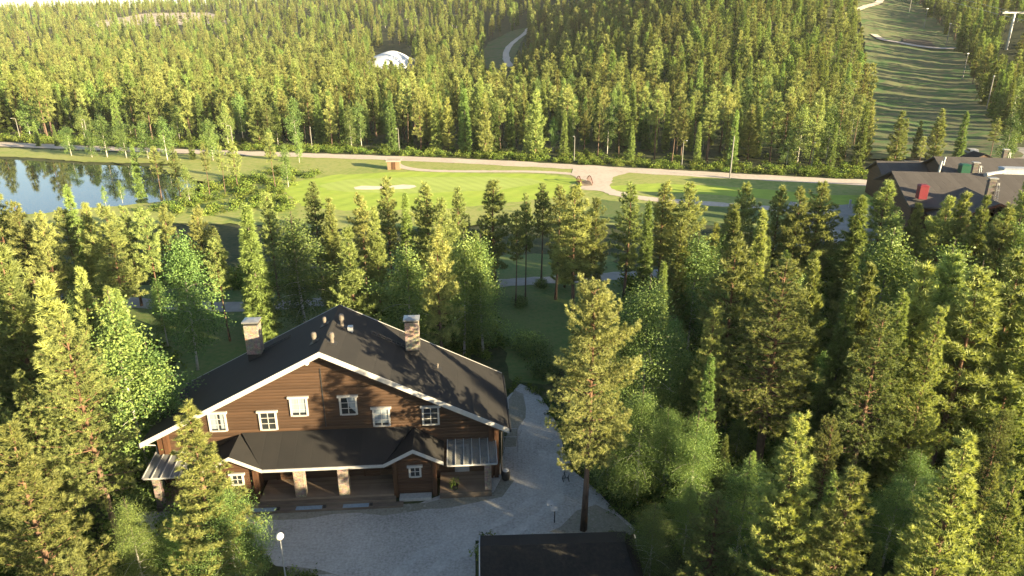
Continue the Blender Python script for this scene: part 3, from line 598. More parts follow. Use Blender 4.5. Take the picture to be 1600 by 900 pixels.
CHM = Matrix.Translation(CH.location) @ Matrix.Rotation(0.074, 4, 'Z')
def chw(x, y, z=0): v = CHM @ Vector((x, y, z)); return (v.x, v.y, v.z)
# things by the chalet
def leaf_cluster(mb_seed, n, rad, h, size, flat=1.0):
    rs = np.random.default_rng(mb_seed); c = rs.normal(0, 1, (n,3)); c /= np.linalg.norm(c, axis=1)[:,None]; c *= rs.random((n,1))**0.4
    return c*np.array([rad, rad, h*0.5*flat])+np.array([0,0,h*0.5])
POTS = []
pt = thing('flower_pot', 'dark pot with a small green shrub under the clear canopy', 'pot', chw(7.35,-0.75,0.4))
MB().lathe([(0.14,0),(0.2,0.3),(0.22,0.32)], (0,0,0), 14).build('pot', M['dark'], pt); POTS.append(pt)
br = thing('barrel', 'dark round barrel at the right front corner of the chalet', 'barrel', chw(10.5,0.55,0))
m = MB(); m.lathe([(0.2,0),(0.26,0.15),(0.28,0.35),(0.26,0.55),(0.21,0.66)], (0,0,0), 18); m.build('body', M['dark'], br, True)
m = MB(); m.lathe([(0.19,0.662),(0.18,0.7),(0.03,0.72)], (0,0,0), 18); m.build('lid', M['steel'], br)
rk = thing('drying_rack', 'white tubular drying rack beside the right wall of the chalet', 'rack', chw(10.55,3.6,0))
for y in (0.0, 1.0): MB().tube([(0,y,0),(0,y,1.15),(0.95,y,1.15),(0.95,y,0)], 0.03, 8).build('frame', M['greywhite'], rk)
m = MB(); m.tube([(0.95,0,1.15),(1.2,0.02,1.62)], 0.025, 8); m.tube([(0.95,1.0,1.15),(1.2,1.0,1.62)], 0.025, 8); m.tube([(1.2,0.02,1.62),(1.2,1.0,1.62)], 0.025, 8); m.build('arm', M['greywhite'], rk)
for x in (0.0, 0.95): MB().tube([(x,0,0.3),(x,1.0,0.3)], 0.02, 6).build('crossbar', M['greywhite'], rk)
sg = thing('notice_post', 'low dark post with two tilted white plates in the yard', 'sign', (2.42, 31.9, 0), 0.2)
MB().tube([(0,0,0),(0,0,0.95)], 0.03, 8).build('post', M['dark'], sg)
for x, y, z in ((-0.06,-0.03,0.95),(-0.2,0.3,1.12)):
    p = MB(); p.slab([(x-0.19,y-0.1,z),(x+0.19,y-0.14,z-0.02),(x+0.21,y+0.12,z+0.12),(x-0.17,y+0.16,z+0.14)], 0.02); p.build('plate', M['white'], sg)
MB().tube([(0,0,0.9),(-0.2,0.3,1.08)], 0.02, 6).build('bracket', M['dark'], sg)
def lamp_post(name, label, loc, h, kind='globe', rz=0.0, group=None, rad=0.05):
    t = thing(name, label, 'lamp post', loc, rz, group)
    MB().tube([(0,0,0),(0,0,h*0.5),(0,0,h-0.25)], [rad, rad*0.85, rad*0.65], 8).build('pole', M['steel' if kind == 'globe' else 'pole'], t)
    if kind == 'globe':
        MB().lathe([(0.04,h-0.26),(0.09,h-0.2),(0.11,h-0.17)], (0,0,0), 14).build('collar', M['dark'], t)
        MB().lathe([(0.1,h-0.168),(0.18,h-0.06),(0.19,h+0.02),(0.15,h+0.12),(0.07,h+0.18),(0.01,h+0.19)], (0,0,0), 18).build('globe', M['globe'], t, True)
    else:
        MB().tube([(0,0,h-0.3),(0.0,-0.5,h-0.05),(0.0,-1.0,h)], rad*0.6, 6).build('arm', M['pole'], t)
        MB().box(-0.11, 0.11, -1.25, -0.95, h-0.05, h+0.04).build('lamp_head', M['steel'], t, bevel=0.02)
    return t
p = at(437, 838, 3.6); lamp_post('yard_lamp', 'tall slim lamp post with a white globe beside the gravel yard', (p[0], p[1], 0), 3.6, rad=0.045)
tw = MB()
for k, (dx, dy) in enumerate(((0,0),(0.35,0.05),(0.15,0.5))): tw.tube([(dx,dy,0.05),(dx-0.05,dy+0.3,0.12),(dx+0.05,dy+0.75,0.05)], [0.02,0.035,0.012], 6)
tw.tube([(0,0.35,0.08),(0.35,0.4,0.1)], 0.02, 6)
o = tw.build('fallen_branch', M['dark']); o.location = (3.2, 35.6, 0.02); tag(o, 'dark forked branch lying on the gravel beside the tall pine', 'branch')

# ------------------------------------------------------------------ the shed at the front edge
a0 = at(750,853,3.2); a1 = at(990,846,3.2); sx = float(np.linalg.norm(a1-a0)); ang = math.atan2(a1[1]-a0[1], a1[0]-a0[0])
SH = thing('shed', 'low dark log shed with mottled black roof at the yard edge', 'shed', (a0[0], a0[1], 0), ang)
q = 3.4; kz = 0.47; far = 1.62
m = MB(); m.slab([(0,0,3.2),(sx-0.45,0,3.2),(sx,far,3.2-kz*far),(0,far,3.2-kz*far)], 0.12); m.build('roof', M['roof'], SH)
m = MB(); m.slab([(0,-q,3.2-kz*q),(sx+0.02,-q,3.2-kz*q),(sx-0.45,-0.003,3.2),(0,-0.003,3.2)], 0.12); m.build('roof', M['mottled_roof'], SH).data.name = 'roof'
m = MB(); m.slab([(sx-0.44,0,3.2),(sx+0.03,-q,3.2-kz*q),(sx+0.36,-q*0.8,3.2-kz*q),(sx+0.36,far*0.9,3.2-kz*far)], 0.1); m.build('hip_roof', M['mottled_roof'], SH)
m = MB(); m.prism([(0.25,0.0),(sx-0.2,0.0),(sx-0.2,2.1),(0.25,2.1)], -2.9, 1.1); m.build('wall', M['darklog'], SH)
m = MB(); m.add([(0.25,-2.9,2.102),(0.25,1.1,2.102),(0.25,0,2.95),(0.45,-2.9,2.102),(0.45,1.1,2.102),(0.45,0,2.95)], [(0,1,2),(5,4,3),(0,3,4,1),(1,4,5,2),(2,5,3,0)]); m.build('gable', M['darklog'], SH)
m = MB()
for y0, y1 in ((-q, 0), (0, far)):
    zA, zB = 3.2-kz*abs(y0), 3.2-kz*abs(y1)
    m.hexa([(-0.06,y0,zA-0.2),(-0.004,y0,zA-0.2),(-0.004,y1,zB-0.2),(-0.06,y1,zB-0.2),(-0.06,y0,zA+0.03),(-0.004,y0,zA+0.03),(-0.004,y1,zB+0.03),(-0.06,y1,zB+0.03)])
m.build('bargeboard', M['greywhite'], SH)
m = MB(); m.tube([(sx+0.4,far*0.9,2.35),(sx+0.42,-0.3,1.6),(sx+0.42,-q,1.5)], 0.04, 6); m.build('gutter', M['steel'], SH)

# ------------------------------------------------------------------ the lodge on the right
LO = thing('lodge', 'dark rambling lodge with grey seamed roofs, red and green roof boxes', 'building', (0,0,0))
def wp(px, py, z): return tuple(at(px, py, z))
def roof_slope(name, r0, r1, e1, e0, th=0.18, mat='lodgeroof'):
    return MB().slab([e0, e1, r1, r0], th).build(name, M[mat], LO)
# front wing: ridge parallel to the road
fr0 = np.array(wp(1393,267,7.6)); fr1 = np.array(wp(1560,272,7.6)); dirx = (fr1-fr0)/np.linalg.norm(fr1-fr0); fwd = np.array([dirx[1], -dirx[0], 0])
def loc(base, u, v, z): p = base+dirx*u+fwd*v; return (p[0], p[1], z)
Lf = float(np.linalg.norm(fr1-fr0))
roof_slope('front_roof', loc(fr0,0,0,7.6), loc(fr0,Lf+8,0,7.6), loc(fr0,Lf+8,9,4.4), loc(fr0,0,9,4.4))
roof_slope('front_roof', loc(fr0,Lf+8,-0.004,7.6), loc(fr0,0,-0.004,7.6), loc(fr0,0,-7,5.1), loc(fr0,Lf+8,-7,5.1))
def lodge_block(base, u0, u1, v0, v1, h, mat='darklog'):
    a, b, c_, d_ = [base+dirx*u+fwd*v for u, v in ((u0,v1),(u1,v1),(u1,v0),(u0,v0))]
    return MB().hexa([(p[0],p[1],0.0) for p in (a,b,c_,d_)]+[(p[0],p[1],h) for p in (a,b,c_,d_)]).build('wall', M[mat], LO)
lodge_block(fr0, 0.6, Lf+7, -6.2, 8.2, 4.4)
def lodge_gable(base, u, v0, v1, vr, h, zr_):
    p = [base+dirx*u+fwd*v for v in (v0, v1, vr)]; q_ = [x+dirx*0.2 for x in p]
    z = (h, h, zr_); MB().add([(a[0],a[1],k) for a,k in zip(p,z)]+[(a[0],a[1],k) for a,k in zip(q_,z)], [(0,1,2),(5,4,3),(0,3,4,1),(1,4,5,2),(2,5,3,0)]).build('gable', M['log'], LO)
lodge_gable(fr0, 0.61, -6.2, 8.2, 0, 4.402, 7.3)
# rear left wing
rl = np.array(wp(1369,251,6.3)); roof_slope('rear_roof', loc(rl,0,0,6.3), loc(rl,9.8,0,6.3), loc(rl,9.8,5.0,4.1), loc(rl,0,5.0,4.1)); roof_slope('rear_roof', loc(rl,9.8,-0.004,6.3), loc(rl,0,-0.004,6.3), loc(rl,0,-5,4.1), loc(rl,9.8,-5,4.1))
lodge_block(rl, 0.5, 9.4, -4.4, 4.4, 3.95); lodge_gable(rl, 0.51, -4.4, 4.4, 0, 3.952, 6.0)
# rear middle wing
rm = np.array(wp(1459,244,8.0)); roof_slope('rear_roof', loc(rm,0,0,8.0), loc(rm,22,0,8.0), loc(rm,22,7,5.5), loc(rm,0,7,5.5)); roof_slope('rear_roof', loc(rm,22,-0.004,8.0), loc(rm,0,-0.004,8.0), loc(rm,0,-6,5.6), loc(rm,22,-6,5.6))
lodge_block(rm, 0.5, 21, -5.2, 6.4, 5.3); lodge_gable(rm, 0.51, -5.2, 6.4, 0, 5.302, 7.7)
# projecting gable towards the camera
g0 = np.array(wp(1564,318,6.3)); gz, gw, gl = 6.3, 6.2, 14.0
for s in (-1, 1):
    q_ = [loc(g0,s*gw,0,3.5), loc(g0,s*gw,-gl,3.5), loc(g0,0,-gl,gz), loc(g0,0,0,gz)]
    MB().slab(q_ if s > 0 else q_[::-1], 0.16).build('gable_roof', M['lodgeroof'], LO)
    f = MB(); A0, A1 = loc(g0,0,0.05,gz), loc(g0,s*gw,0.05,3.5); B0, B1 = loc(g0,0,0.005,gz), loc(g0,s*gw,0.005,3.5); dz = lambda p, z: (p[0],p[1],p[2]+z)
    f.hexa([dz(A0,-0.35),dz(A1,-0.35),dz(B1,-0.35),dz(B0,-0.35),dz(A0,0.03),dz(A1,0.03),dz(B1,0.03),dz(B0,0.03)]); f.build('bargeboard', M['redwood'], LO)
lodge_block(g0, -5.4, 5.4, -gl+1, -2.4, 3.5); 
for u in (-5.2, 0.0, 5.2): p = loc(g0,u,-0.6,0); MB().box(p[0]-0.16, p[0]+0.16, p[1]-0.16, p[1]+0.16, 0, gz-0.42*abs(u)-0.6).build('gable_post', M['log'], LO)
# roof boxes, flues and chimneys
def roofbox(px, py, z, w, h, dd, mat, name):
    p = wp(px, py, z); o = MB(); o.box(-w/2, w/2, -dd/2, dd/2, -0.9, h*0.8); o.hexa([(-w/2-0.1,-dd/2-0.1,h*0.8+0.003),(w/2+0.1,-dd/2-0.1,h*0.8+0.003),(w/2+0.1,dd/2+0.1,h*0.8+0.003),(-w/2-0.1,dd/2+0.1,h*0.8+0.003),(-w/2+0.15,-dd/2+0.15,h),(w/2-0.15,-dd/2+0.15,h),(w/2-0.15,dd/2-0.15,h),(-w/2+0.15,dd/2-0.15,h)])
    ob = o.build(name, M[mat], LO, bevel=0.03); ob.location = p; ob.rotation_euler = (0,0,math.atan2(dirx[1], dirx[0])); return ob
roofbox(1441,300,6.2,1.1,1.05,1.2,'red','red_roof_box'); roofbox(1506,267,6.6,1.3,1.1,1.4,'greenpaint','green_roof_box')
for px, py, z, w, h in ((1521,272,7.3,0.9,1.9),(1545,305,6.2,1.1,2.6),(1568,250,7.4,0.8,1.9)):
    o = roofbox(px, py, z, w*0.8, h*0.85, w*0.65, 'darkstone', 'chimney'); w *= 0.8; h *= 0.85
    MB().box(-w/2-0.12, w/2+0.12, -w*0.4-0.12, w*0.4+0.12, h+0.003, h+0.14).build('chimney_cap', M['metal'], o)
    l = MB()
    for k in (0.25, 0.6): l.tube([(w/2+k,-w*0.4,-0.7),(w/2+k*0.5,-w*0.4-0.05,h*0.8)], 0.03, 5)
    for k in range(5): l.tube([(w/2+0.25,-w*0.4,-0.5+k*0.4),(w/2+0.6,-w*0.4,-0.5+k*0.4)], 0.02, 5)
    l.build('chimney_ladder', M['steel'], o)
for (px, py, z, l_) in ((1467,268,6.9,1.6),(1474,255,7.4,1.0)):
    p = wp(px, py, z); MB().tube([(p[0],p[1],p[2]-0.3),(p[0]+0.1,p[1],p[2]+l_)], 0.16, 10).build('flue', M['metal'], LO)
p0, p1 = wp(1540,273,7.6), wp(1572,268,7.6); MB().tube([p0, p1], 0.3, 10).build('ventilation_duct', M['metal'], LO)
o = roofbox(1583,270,7.4,3.4,0.8,1.8,'steel','ventilation_unit')
# small dark roof and white car behind it
kb = np.array(wp(1531,238,4.4)); KI = thing('kiosk', 'small dark gabled hut behind the lodge roofs', 'hut', (kb[0],kb[1],float(zt(kb[0],kb[1]))))
kzb = 4.4-KI.location.z
for s in (-1, 1):
    q_ = [(0,-2,kzb),(s*2.4,-2,kzb-1.1),(s*2.4,2,kzb-1.1),(0,2,kzb)]; MB().slab(q_ if s < 0 else q_[::-1], 0.1).build('roof', M['roof'], KI)
MB().prism([(-2.1,-0.2),(2.1,-0.2),(2.1,kzb-1.15),(0,kzb-0.15),(-2.1,kzb-1.15)], -1.7, 1.7).build('wall', M['darklog'], KI)
def car(label, loc_, rz):
    t = thing('parked_car', label, 'car', loc_, rz)
    b = MB(); prof = [(-2.1,0.35),(2.1,0.35),(2.15,0.75),(1.2,0.95),(0.6,1.45),(-1.3,1.5),(-2.0,1.0)]; b.prism(prof, -0.85, 0.85); b.build('body', M['white'], t, bevel=0.08)
    g = MB(); g.prism([(-1.75,1.02),(1.05,0.98),(0.52,1.38),(-1.25,1.42)], -0.86, 0.86); g.build('window', M['glass'], t)
    for x in (-1.35, 1.35):
        for y in (-0.8, 0.8):
            w = MB(); w.lathe([(0.33,-0.1),(0.34,0),(0.33,0.1)], (0,0,0), 16); o = w.build('wheel', M['dark'], t); o.location = (x,y,0.34); o.rotation_euler = (math.pi/2,0,0)
    for s in (-1, 1): MB().box(2.12, 2.16, s*0.6-0.15, s*0.6+0.15, 0.6, 0.74).build('headlight', M['globe'], t)
c = hit(1516, 244); car('white car parked behind the lodge roofs', (c[0], c[1], c[2]+0.12), 1.35)

# ------------------------------------------------------------------ by the golf course
hp = at(616, 264); HU = thing('golf_hut', 'small brown board hut with pale flat roof beside the golf path', 'hut', (hp[0], hp[1], 0), 0.05)
MB().box(-1.25, 1.25, -1.0, 1.0, 0, 1.75).build('wall', M['hutwood'], HU)
MB().slab([(-1.5,-1.3,1.78),(1.5,-1.3,1.78),(1.5,1.3,2.1),(-1.5,1.3,2.1)], 0.1).build('roof', M['hutroof'], HU)
MB().box(-0.4, 0.4, -1.06, -1.003, 0.05, 1.6).build('door', M['post'], HU)
MB().prism([(-1.25,1.752),(1.25,1.752),(1.25,1.98),(-1.25,1.98)], 0.1, 0.95).build('gable', M['hutwood'], HU)
bp = at(913, 287); BR = thing('footbridge', 'little wooden footbridge with two arched red brown railings', 'bridge', (bp[0], bp[1], 0), 0.15)
dk = MB(); NB = 9
for k in range(NB-1):
    y0, y1 = -2.2+4.4*k/(NB-1), -2.2+4.4*(k+1)/(NB-1); z0, z1 = 0.1+0.35*math.sin(math.pi*k/(NB-1)), 0.1+0.35*math.sin(math.pi*(k+1)/(NB-1))
    dk.slab([(-1.0,y0,z0),(1.0,y0,z0),(1.0,y1,z1),(-1.0,y1,z1)], 0.1)
dk.build('deck', M['deckedge'], BR)
for s in (-1, 1):
    r = MB(); pts = [(s*1.05, -2.2+4.4*k/10, 0.5+0.95*math.sin(math.pi*k/10)) for k in range(11)]; r.tube(pts, 0.07, 6)
    for k in (1,3,5,7,9): y = pts[k][1]; r.tube([(s*1.05,y,0.05),(s*1.05,y,pts[k][2])], 0.05, 6)
    r.build('railing', M['redwood'], BR)
for px, py, h, lab in ((1327,325,1.35,'tall white bollard beside the parking lot'),(1332,326,0.6,'short white bollard next to the tall one'),(1340,326,0.9,'white bollard nearest the pine by the parking lot')):
    p = at(px, py); b = MB(); b.lathe([(0.16,0),(0.16,h*0.85),(0.2,h*0.86),(0.17,h),(0.02,h+0.04)], (0,0,0), 12); o = b.build('bollard', M['white']); o.location = (p[0],p[1],0); tag(o, lab, 'bollard')
p = at(1238, 334); rs = np.random.default_rng(8)
for i, (dx, dy, r, lab) in enumerate(((0,0,1.1,'large pale boulder between the pines by the parking lot'),(0.9,-0.7,0.7,'smaller pale boulder leaning on the large one'))):
    bm_ = MB(); n, mm = 10, 14; prof = [(max(0.05, math.sin(math.pi*k/(n-1)))*r, (1-math.cos(math.pi*k/(n-1)))*r*0.85) for k in range(n)]; bm_.lathe(prof, (0,0,0), mm)
    o = bm_.build('boulder', M['boulder'], None, False); o.data.vertices.foreach_set('co', (np.array(bm_.v)*(1+rs.normal(0,0.09,(len(bm_.v),1)))).ravel()); o.location = (p[0]+dx,p[1]+dy,-0.15); tag(o, lab, 'boulder')
LAMPS = []
ordn = ['first','second','third','fourth','fifth','sixth','seventh','eighth','ninth']
for i, (px, pyb) in enumerate(((32,222),(138,224),(365,236),(488,239),(624,241),(757,244),(897,256),(1065,265),(1267,268))):
    p = hit(px, pyb-4); lab = f'grey road lamp at the forest edge, {ordn[i]} from the left'
    LAMPS.append(lamp_post('road_lamp', lab, (p[0], p[1], p[2]), 5.6, 'arm', 0.3 if i % 2 else -0.4, 'lamps along the gravel road', 0.09))
p = at(1140, 279); o = MB().tube([(0,0,0),(0,0,8.2)], [0.14,0.1], 8).build('utility_pole', M['pole']); o.location = (p[0],p[1],0); tag(o, 'bare wooden pole standing in front of the gravel road', 'pole')
# snow heap under white cloth
c = hit(607, 108); c2 = project(c[0], c[1], c[2]); sc = c2[2]/FPX; wd = 40*sc
nu, nv = 40, 24; U, V = np.meshgrid(np.linspace(-1,1,nu), np.linspace(-1,1,nv))
rr = np.clip(1-(U*U+V*V), 0, 1); lump = 0.06*np.sin(5*U+1)+0.05*np.cos(7*V+2*U)
HX = c[0]+U*wd; HY = c[1]+10+V*wd*0.75; HZ = zt(HX, HY)+np.where(rr > 0, rr**0.55*(wd*0.52)*(1+lump), -0.5)
o = grid_obj('snow_heap', HX, HY, HZ, M['tarp'], 'thing'); tag(o, 'white cloth covered snow heap rising among the far trees', 'snow heap')
HEAP = (c[0], c[1]+10, wd)
c = hit(646, 104); U, V = np.meshgrid(np.linspace(-1,1,16), np.linspace(-1,1,16)); rr = np.clip(1-(U*U+V*V),0,1)
o = grid_obj('gravel_heap', c[0]+U*6, c[1]+V*6, zt(c[0]+U*6, c[1]+V*6)+rr**0.8*5-0.3, M['asphalt'], 'thing'); tag(o, 'grey heap beside the white snow heap', 'heap')
# ski lift pylon with cables and slope lamps
def lift_pylon(px, py, label):
    p = hit(px, py); t = thing('lift_pylon', label, 'pylon', tuple(p), -0.12)
    MB().tube([(0,0,-1),(0,0,13.5)], [0.55,0.42], 12).build('mast', M['steel'], t)
    x = MB(); x.box(-4.6, 4.6, -0.3, 0.3, 13.5, 14.1); x.box(-4.6, -3.4, -1.6, 1.6, 14.103, 14.35); x.box(3.4, 4.6, -1.6, 1.6, 14.103, 14.35); x.build('crossarm', M['metal'], t)
    for s in (-1, 1):
        w = MB()
        for k in range(5): w.box(s*4.4-0.2, s*4.4+0.2, -1.5+k*0.65, -1.1+k*0.65, 12.7, 13.2)
        w.box(s*4.4-0.25, s*4.4+0.25, -1.7, 1.7, 13.2, 13.48); w.build('sheave_train', M['dark'], t)
        MB().tube([(s*4.4,-90,2),(s*4.4,-45,6.6),(s*4.4,0,12.9),(s*4.4,60,22),(s*4.4,130,36)], 0.05, 5).build('cable', M['steel'], t)
    return t
lift_pylon(1572, 78, 'grey ski lift pylon with white crossarm above the trees')
for i, (px, py, h, lab) in enumerate(((1443,46,9,'floodlight pole highest up beside the ski slope'),(1477,77,10,'pale floodlight pole where the track crosses the ski slope'),(1503,127,9,'slim pole below the track at the edge of the ski slope'),(1540,176,10,'floodlight pole lowest down beside the ski slope'),(1420,22,8,'thin pole near the top of the ski slope'))):
    p = hit(px, py); t = thing('slope_lamp', lab, 'pole', tuple(p), 0.3*i, 'poles beside the ski slope')
    MB().tube([(0,0,-0.3),(0,0,h)], [0.17,0.11], 8).build('pole', M['pole'], t); MB().box(-0.5, 0.5, -0.15, 0.15, h+0.003, h+0.25).build('floodlight', M['globe'], t)

# ------------------------------------------------------------------ trees: prototypes
def unit(a): return a/(np.linalg.norm(a, axis=-1, keepdims=True)+1e-9)
def needles(cent, dirs, size, n, wid, spread, rs, tint):
    """bursts of n narrow blades from every tuft centre"""
    K = len(cent); c = np.repeat(cent, n, 0); dd = np.repeat(unit(dirs), n, 0); sz = np.repeat(size, n)[:,None]*rs.uniform(0.7, 1.25, (K*n,1))
    v = unit(dd+rs.normal(0, spread, (K*n,3))); w = unit(np.cross(v, rs.normal(0,1,(K*n,3))))*sz*wid
    a = c-v*sz*0.25; P = np.stack([a-w*0.6, a+w*0.6, a+v*sz*1.25], 1)
    return P.reshape(-1,3), np.clip(np.repeat(tint, n)+rs.normal(0,0.08,K*n), 0, 1), 3
def leaves(cent, size, n, rad, rs, tint, droop=0.3):
    K = len(cent); c = np.repeat(cent, n, 0)+rs.normal(0,1,(K*n,3))*np.array([rad,rad,rad*1.15]); c[:,2] -= np.abs(rs.normal(0,droop,K*n))*rad
    v = unit(rs.normal(0,1,(K*n,3))+np.array([0,0,-0.4])); w = unit(np.cross(v, rs.normal(0,1,(K*n,3)))); sz = size*rs.uniform(0.7,1.3,(K*n,1))
    P = np.stack([c-v*sz*0.5, c+w*sz*0.36, c+v*sz*0.5, c-w*sz*0.36], 1)
    return P.reshape(-1,3), np.clip(np.repeat(tint, n)+rs.normal(0,0.12,K*n), 0, 1), 4
def face_mesh(name, P, tint, k, mat):
    me = bpy.data.meshes.new(name); nf = len(P)//k
    me.vertices.add(len(P)); me.vertices.foreach_set('co', P.astype(np.float32).ravel())
    me.loops.add(len(P)); me.loops.foreach_set('vertex_index', np.arange(len(P), dtype=np.int32))
    me.polygons.add(nf); me.polygons.foreach_set('loop_start', np.arange(0, len(P), k, dtype=np.int32))
    a = me.attributes.new('tint', 'FLOAT', 'FACE'); a.data.foreach_set('value', tint.astype(np.float32))
    me.materials.append(mat); me.update(calc_edges=True); return me
LOD = {'near': dict(st=0.95, lat=1.0, sz=0.76, n=1.45, limb=6), 'mid': dict(st=1.3, lat=0.75, sz=1.55, n=0.75, limb=4), 'edge': dict(st=1.9, lat=0.5, sz=2.4, n=0.55, limb=3), 'far': dict(st=2.6, lat=0.4, sz=3.2, n=0.5, limb=0)}
def make_tree(kind, H, Rr, seed, lod):
    """returns trunk mesh builder, crown arrays"""
    rs = np.random.default_rng(seed); Q = LOD[lod]; tb = MB()
    bend = rs.normal(0, 0.012*H, 2); ax = lambda h: np.array([bend[0]*math.sin(h/H*2.6), bend[1]*math.sin(h/H*2.1), h])
    r0 = {'bare':0.0105,'pine':0.0125,'young':0.011,'spruce':0.0115,'birch':0.0085}[kind]*H
    hs = np.linspace(-0.15, H*0.985, 9 if lod in ('near','mid') else 5)
    tb.tube([ax(h) for h in hs], [max(0.015, r0*(1-0.93*max(0,h)/H)**0.9*(1.25 if h <= 0 else 1)) for h in hs], 9 if lod == 'near' else 6 if lod == 'mid' else 5)
    cen, dr, tn, szs = [], [], [], []
    if kind == 'birch':
        nb = int(46/Q['st']**0.8); cb = 0.2
        for i in range(nb):
            u = (i+rs.random())/nb; h = (cb+(0.93-cb)*u)*H; az = i*2.4+rs.normal(0,0.4)
            L = Rr*(0.28+0.95*math.sin(math.pi*min(1,(u*0.86+0.14)))**0.8)*rs.uniform(0.45,1.4); el = R(62-48*(1-u)+rs.normal(0,8))
            dh = np.array([math.cos(az), math.sin(az), 0]); p0 = ax(h); s = np.linspace(0,1,5)[:,None]
            pts = p0+dh*L*s*math.cos(el)+np.array([0,0,1])*L*(s*math.sin(el)*1.1-0.55*s**2.2)
            if Q['limb']: tb.tube(pts, [r0*0.26*(1-0.85*k/4) for k in range(5)], max(3, Q['limb']-2), cap=False)
            m = max(2, int(L*7*Q['lat']));
            for k in range(m):
                t = 0.25+0.78*rs.random()**0.8; q = p0+dh*L*t*math.cos(el)+np.array([0,0,L*(t*math.sin(el)*1.1-0.55*t**2.2)])
                q = q+rs.normal(0,1,3)*np.array([0.3,0.3,0.2])*L*0.55; q[2] -= abs(rs.normal(0,0.25)); cen.append(q); tn.append(0.1+0.8*rs.random())
        cen = np.array(cen); P, T, k = leaves(cen, 0.088*Q['sz']**1.05, max(4, int(62*Q['n'])), 0.29, rs, np.array(tn), 0.8)
        return tb, P, T, k
    bare = kind == 'bare'; kind = 'pine' if bare else kind
    par = {'pine':(0.52 if bare else 0.30,0.42,5,0.9),'young':(0.05,0.5,6,0.62),'spruce':(0.02,0.30,7,0.72)}[kind]
    cb = par[0]*H; h = cb; i = 0; lumps = rs.uniform(0.65,1.2,12)
    while h < H*0.97:
        u = (h-cb)/(H-cb)
        if kind == 'pine': Lb = Rr*(min(1.0,0.62+1.1*u)*max(0.0,1-u**1.7)**0.8+0.1)
        elif kind == 'young': Lb = Rr*((1-u)**0.95*min(1,0.75+1.5*u)+0.09)
        else: Lb = Rr*((1-u)**0.85*min(1,0.8+1.2*u)+0.05)
        nb = max(3, int(round(par[2]*(1 if lod in ('near','mid') else 0.75)+rs.normal(0,0.7)))); a0 = rs.random()*6.28
        for b in range(nb):
            az = a0+6.283*b/nb+rs.normal(0,0.25); sec = lumps[int((az % 6.283)/6.283*4) % 4 + 4*int(min(2,u*3))]
            L = Lb*(rs.uniform(0.72,1.15) if kind != 'young' else rs.uniform(0.6,1.25))*(sec if kind == 'pine' else 0.6+0.4*sec)
            if kind == 'pine' and rs.random() < 0.1: L *= 0.45
            el = R({'pine':-6+52*u,'young':6+46*u,'spruce':-24+52*u}[kind]+rs.normal(0,9)); cv = {'pine':0.14,'young':0.36,'spruce':0.12}[kind]
            dh = np.array([math.cos(az), math.sin(az), 0]); sd = np.array([-math.sin(az), math.cos(az), 0]); p0 = ax(h+rs.normal(0,0.1))
            f = lambda t: p0+dh*L*t*math.cos(el)+np.array([0,0,L*(t*math.sin(el)+cv*t*t)])
            if Q['limb'] and L > 0.4: tb.tube([f(t) for t in (0,0.4,0.75,1.0)], [max(0.008,r0*0.30*(1-u*0.6)*w) for w in (1,0.7,0.42,0.15)], max(3,Q['limb']-2), cap=False)
            stp = {'pine':0.30,'young':0.27,'spruce':0.26}[kind]*Q['st']; t0 = {'pine':0.2,'young':0.14,'spruce':0.08}[kind]
            ts = np.arange(1.0, t0, -stp/max(L,0.2))
            for t in ts:
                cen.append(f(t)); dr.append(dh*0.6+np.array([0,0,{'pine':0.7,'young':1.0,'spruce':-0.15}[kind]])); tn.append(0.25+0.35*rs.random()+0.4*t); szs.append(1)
                wl = (0.42*(1-t)*L+0.2*min(1,L))*rs.uniform(0.7,1.2)
                for s in (-1,1):
                    for w in np.arange(0.5,1.01,0.5 if wl > 0.35 else 1.0):
                        if rs.random() > 0.55+0.45*Q['lat']: continue
                        q = f(min(1,t+0.12))+sd*s*wl*w+np.array([0,0,{'pine':rs.normal(0.05,0.12),'young':0.12*w+rs.normal(0,0.06),'spruce':-0.16*w+rs.normal(0,0.05)}[kind]])
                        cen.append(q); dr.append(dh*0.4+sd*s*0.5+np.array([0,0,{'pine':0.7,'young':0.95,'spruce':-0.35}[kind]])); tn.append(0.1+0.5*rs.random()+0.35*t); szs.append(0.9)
        h += par[1]*Q['st']**0.75*(1 if kind != 'spruce' else 1)*rs.uniform(0.8,1.2)*(0.75+0.04*H*0.5); i += 1
    tip = ax(H*0.985)
    for k in range(4 if kind == 'young' else 3):
        cen.append(tip-np.array([0,0,0.16*k])); dr.append(np.array([rs.normal(0,.2),rs.normal(0,.2),1])); tn.append(0.9); szs.append(0.8)
    nn, wid, spr, base = {'pine':(28,0.15,0.8,0.21),'young':(26,0.14,0.55,0.235),'spruce':(20,0.17,0.66,0.22)}[kind]
    P, T, k = needles(np.array(cen), np.array(dr), base*Q['sz']*np.array(szs), max(4, int(nn*Q['n'])), wid*(1+0.1*Q['sz']), spr, rs, np.array(tn))
    return tb, P, T, k
PROTO = {}
BARK = {'bare':'bark_red','pine':'bark_red','young':'bark_pine','spruce':'bark_spruce','birch':'bark_birch'}
CATN = {'bare':'pine_tree','pine':'pine_tree','young':'pine_tree','spruce':'spruce_tree','birch':'birch_tree'}
BASE = {'bare':(13,1.7),'pine':(13,1.85),'young':(12,1.85),'spruce':(12,1.2),'birch':(11.5,1.5)}
VAR = {'near':{'pine':3,'young':3,'spruce':2,'birch':3},'mid':{'bare':2,'pine':4,'young':4,'spruce':3,'birch':3},'edge':{'bare':3,'pine':4,'young':3,'spruce':3,'birch':3}}
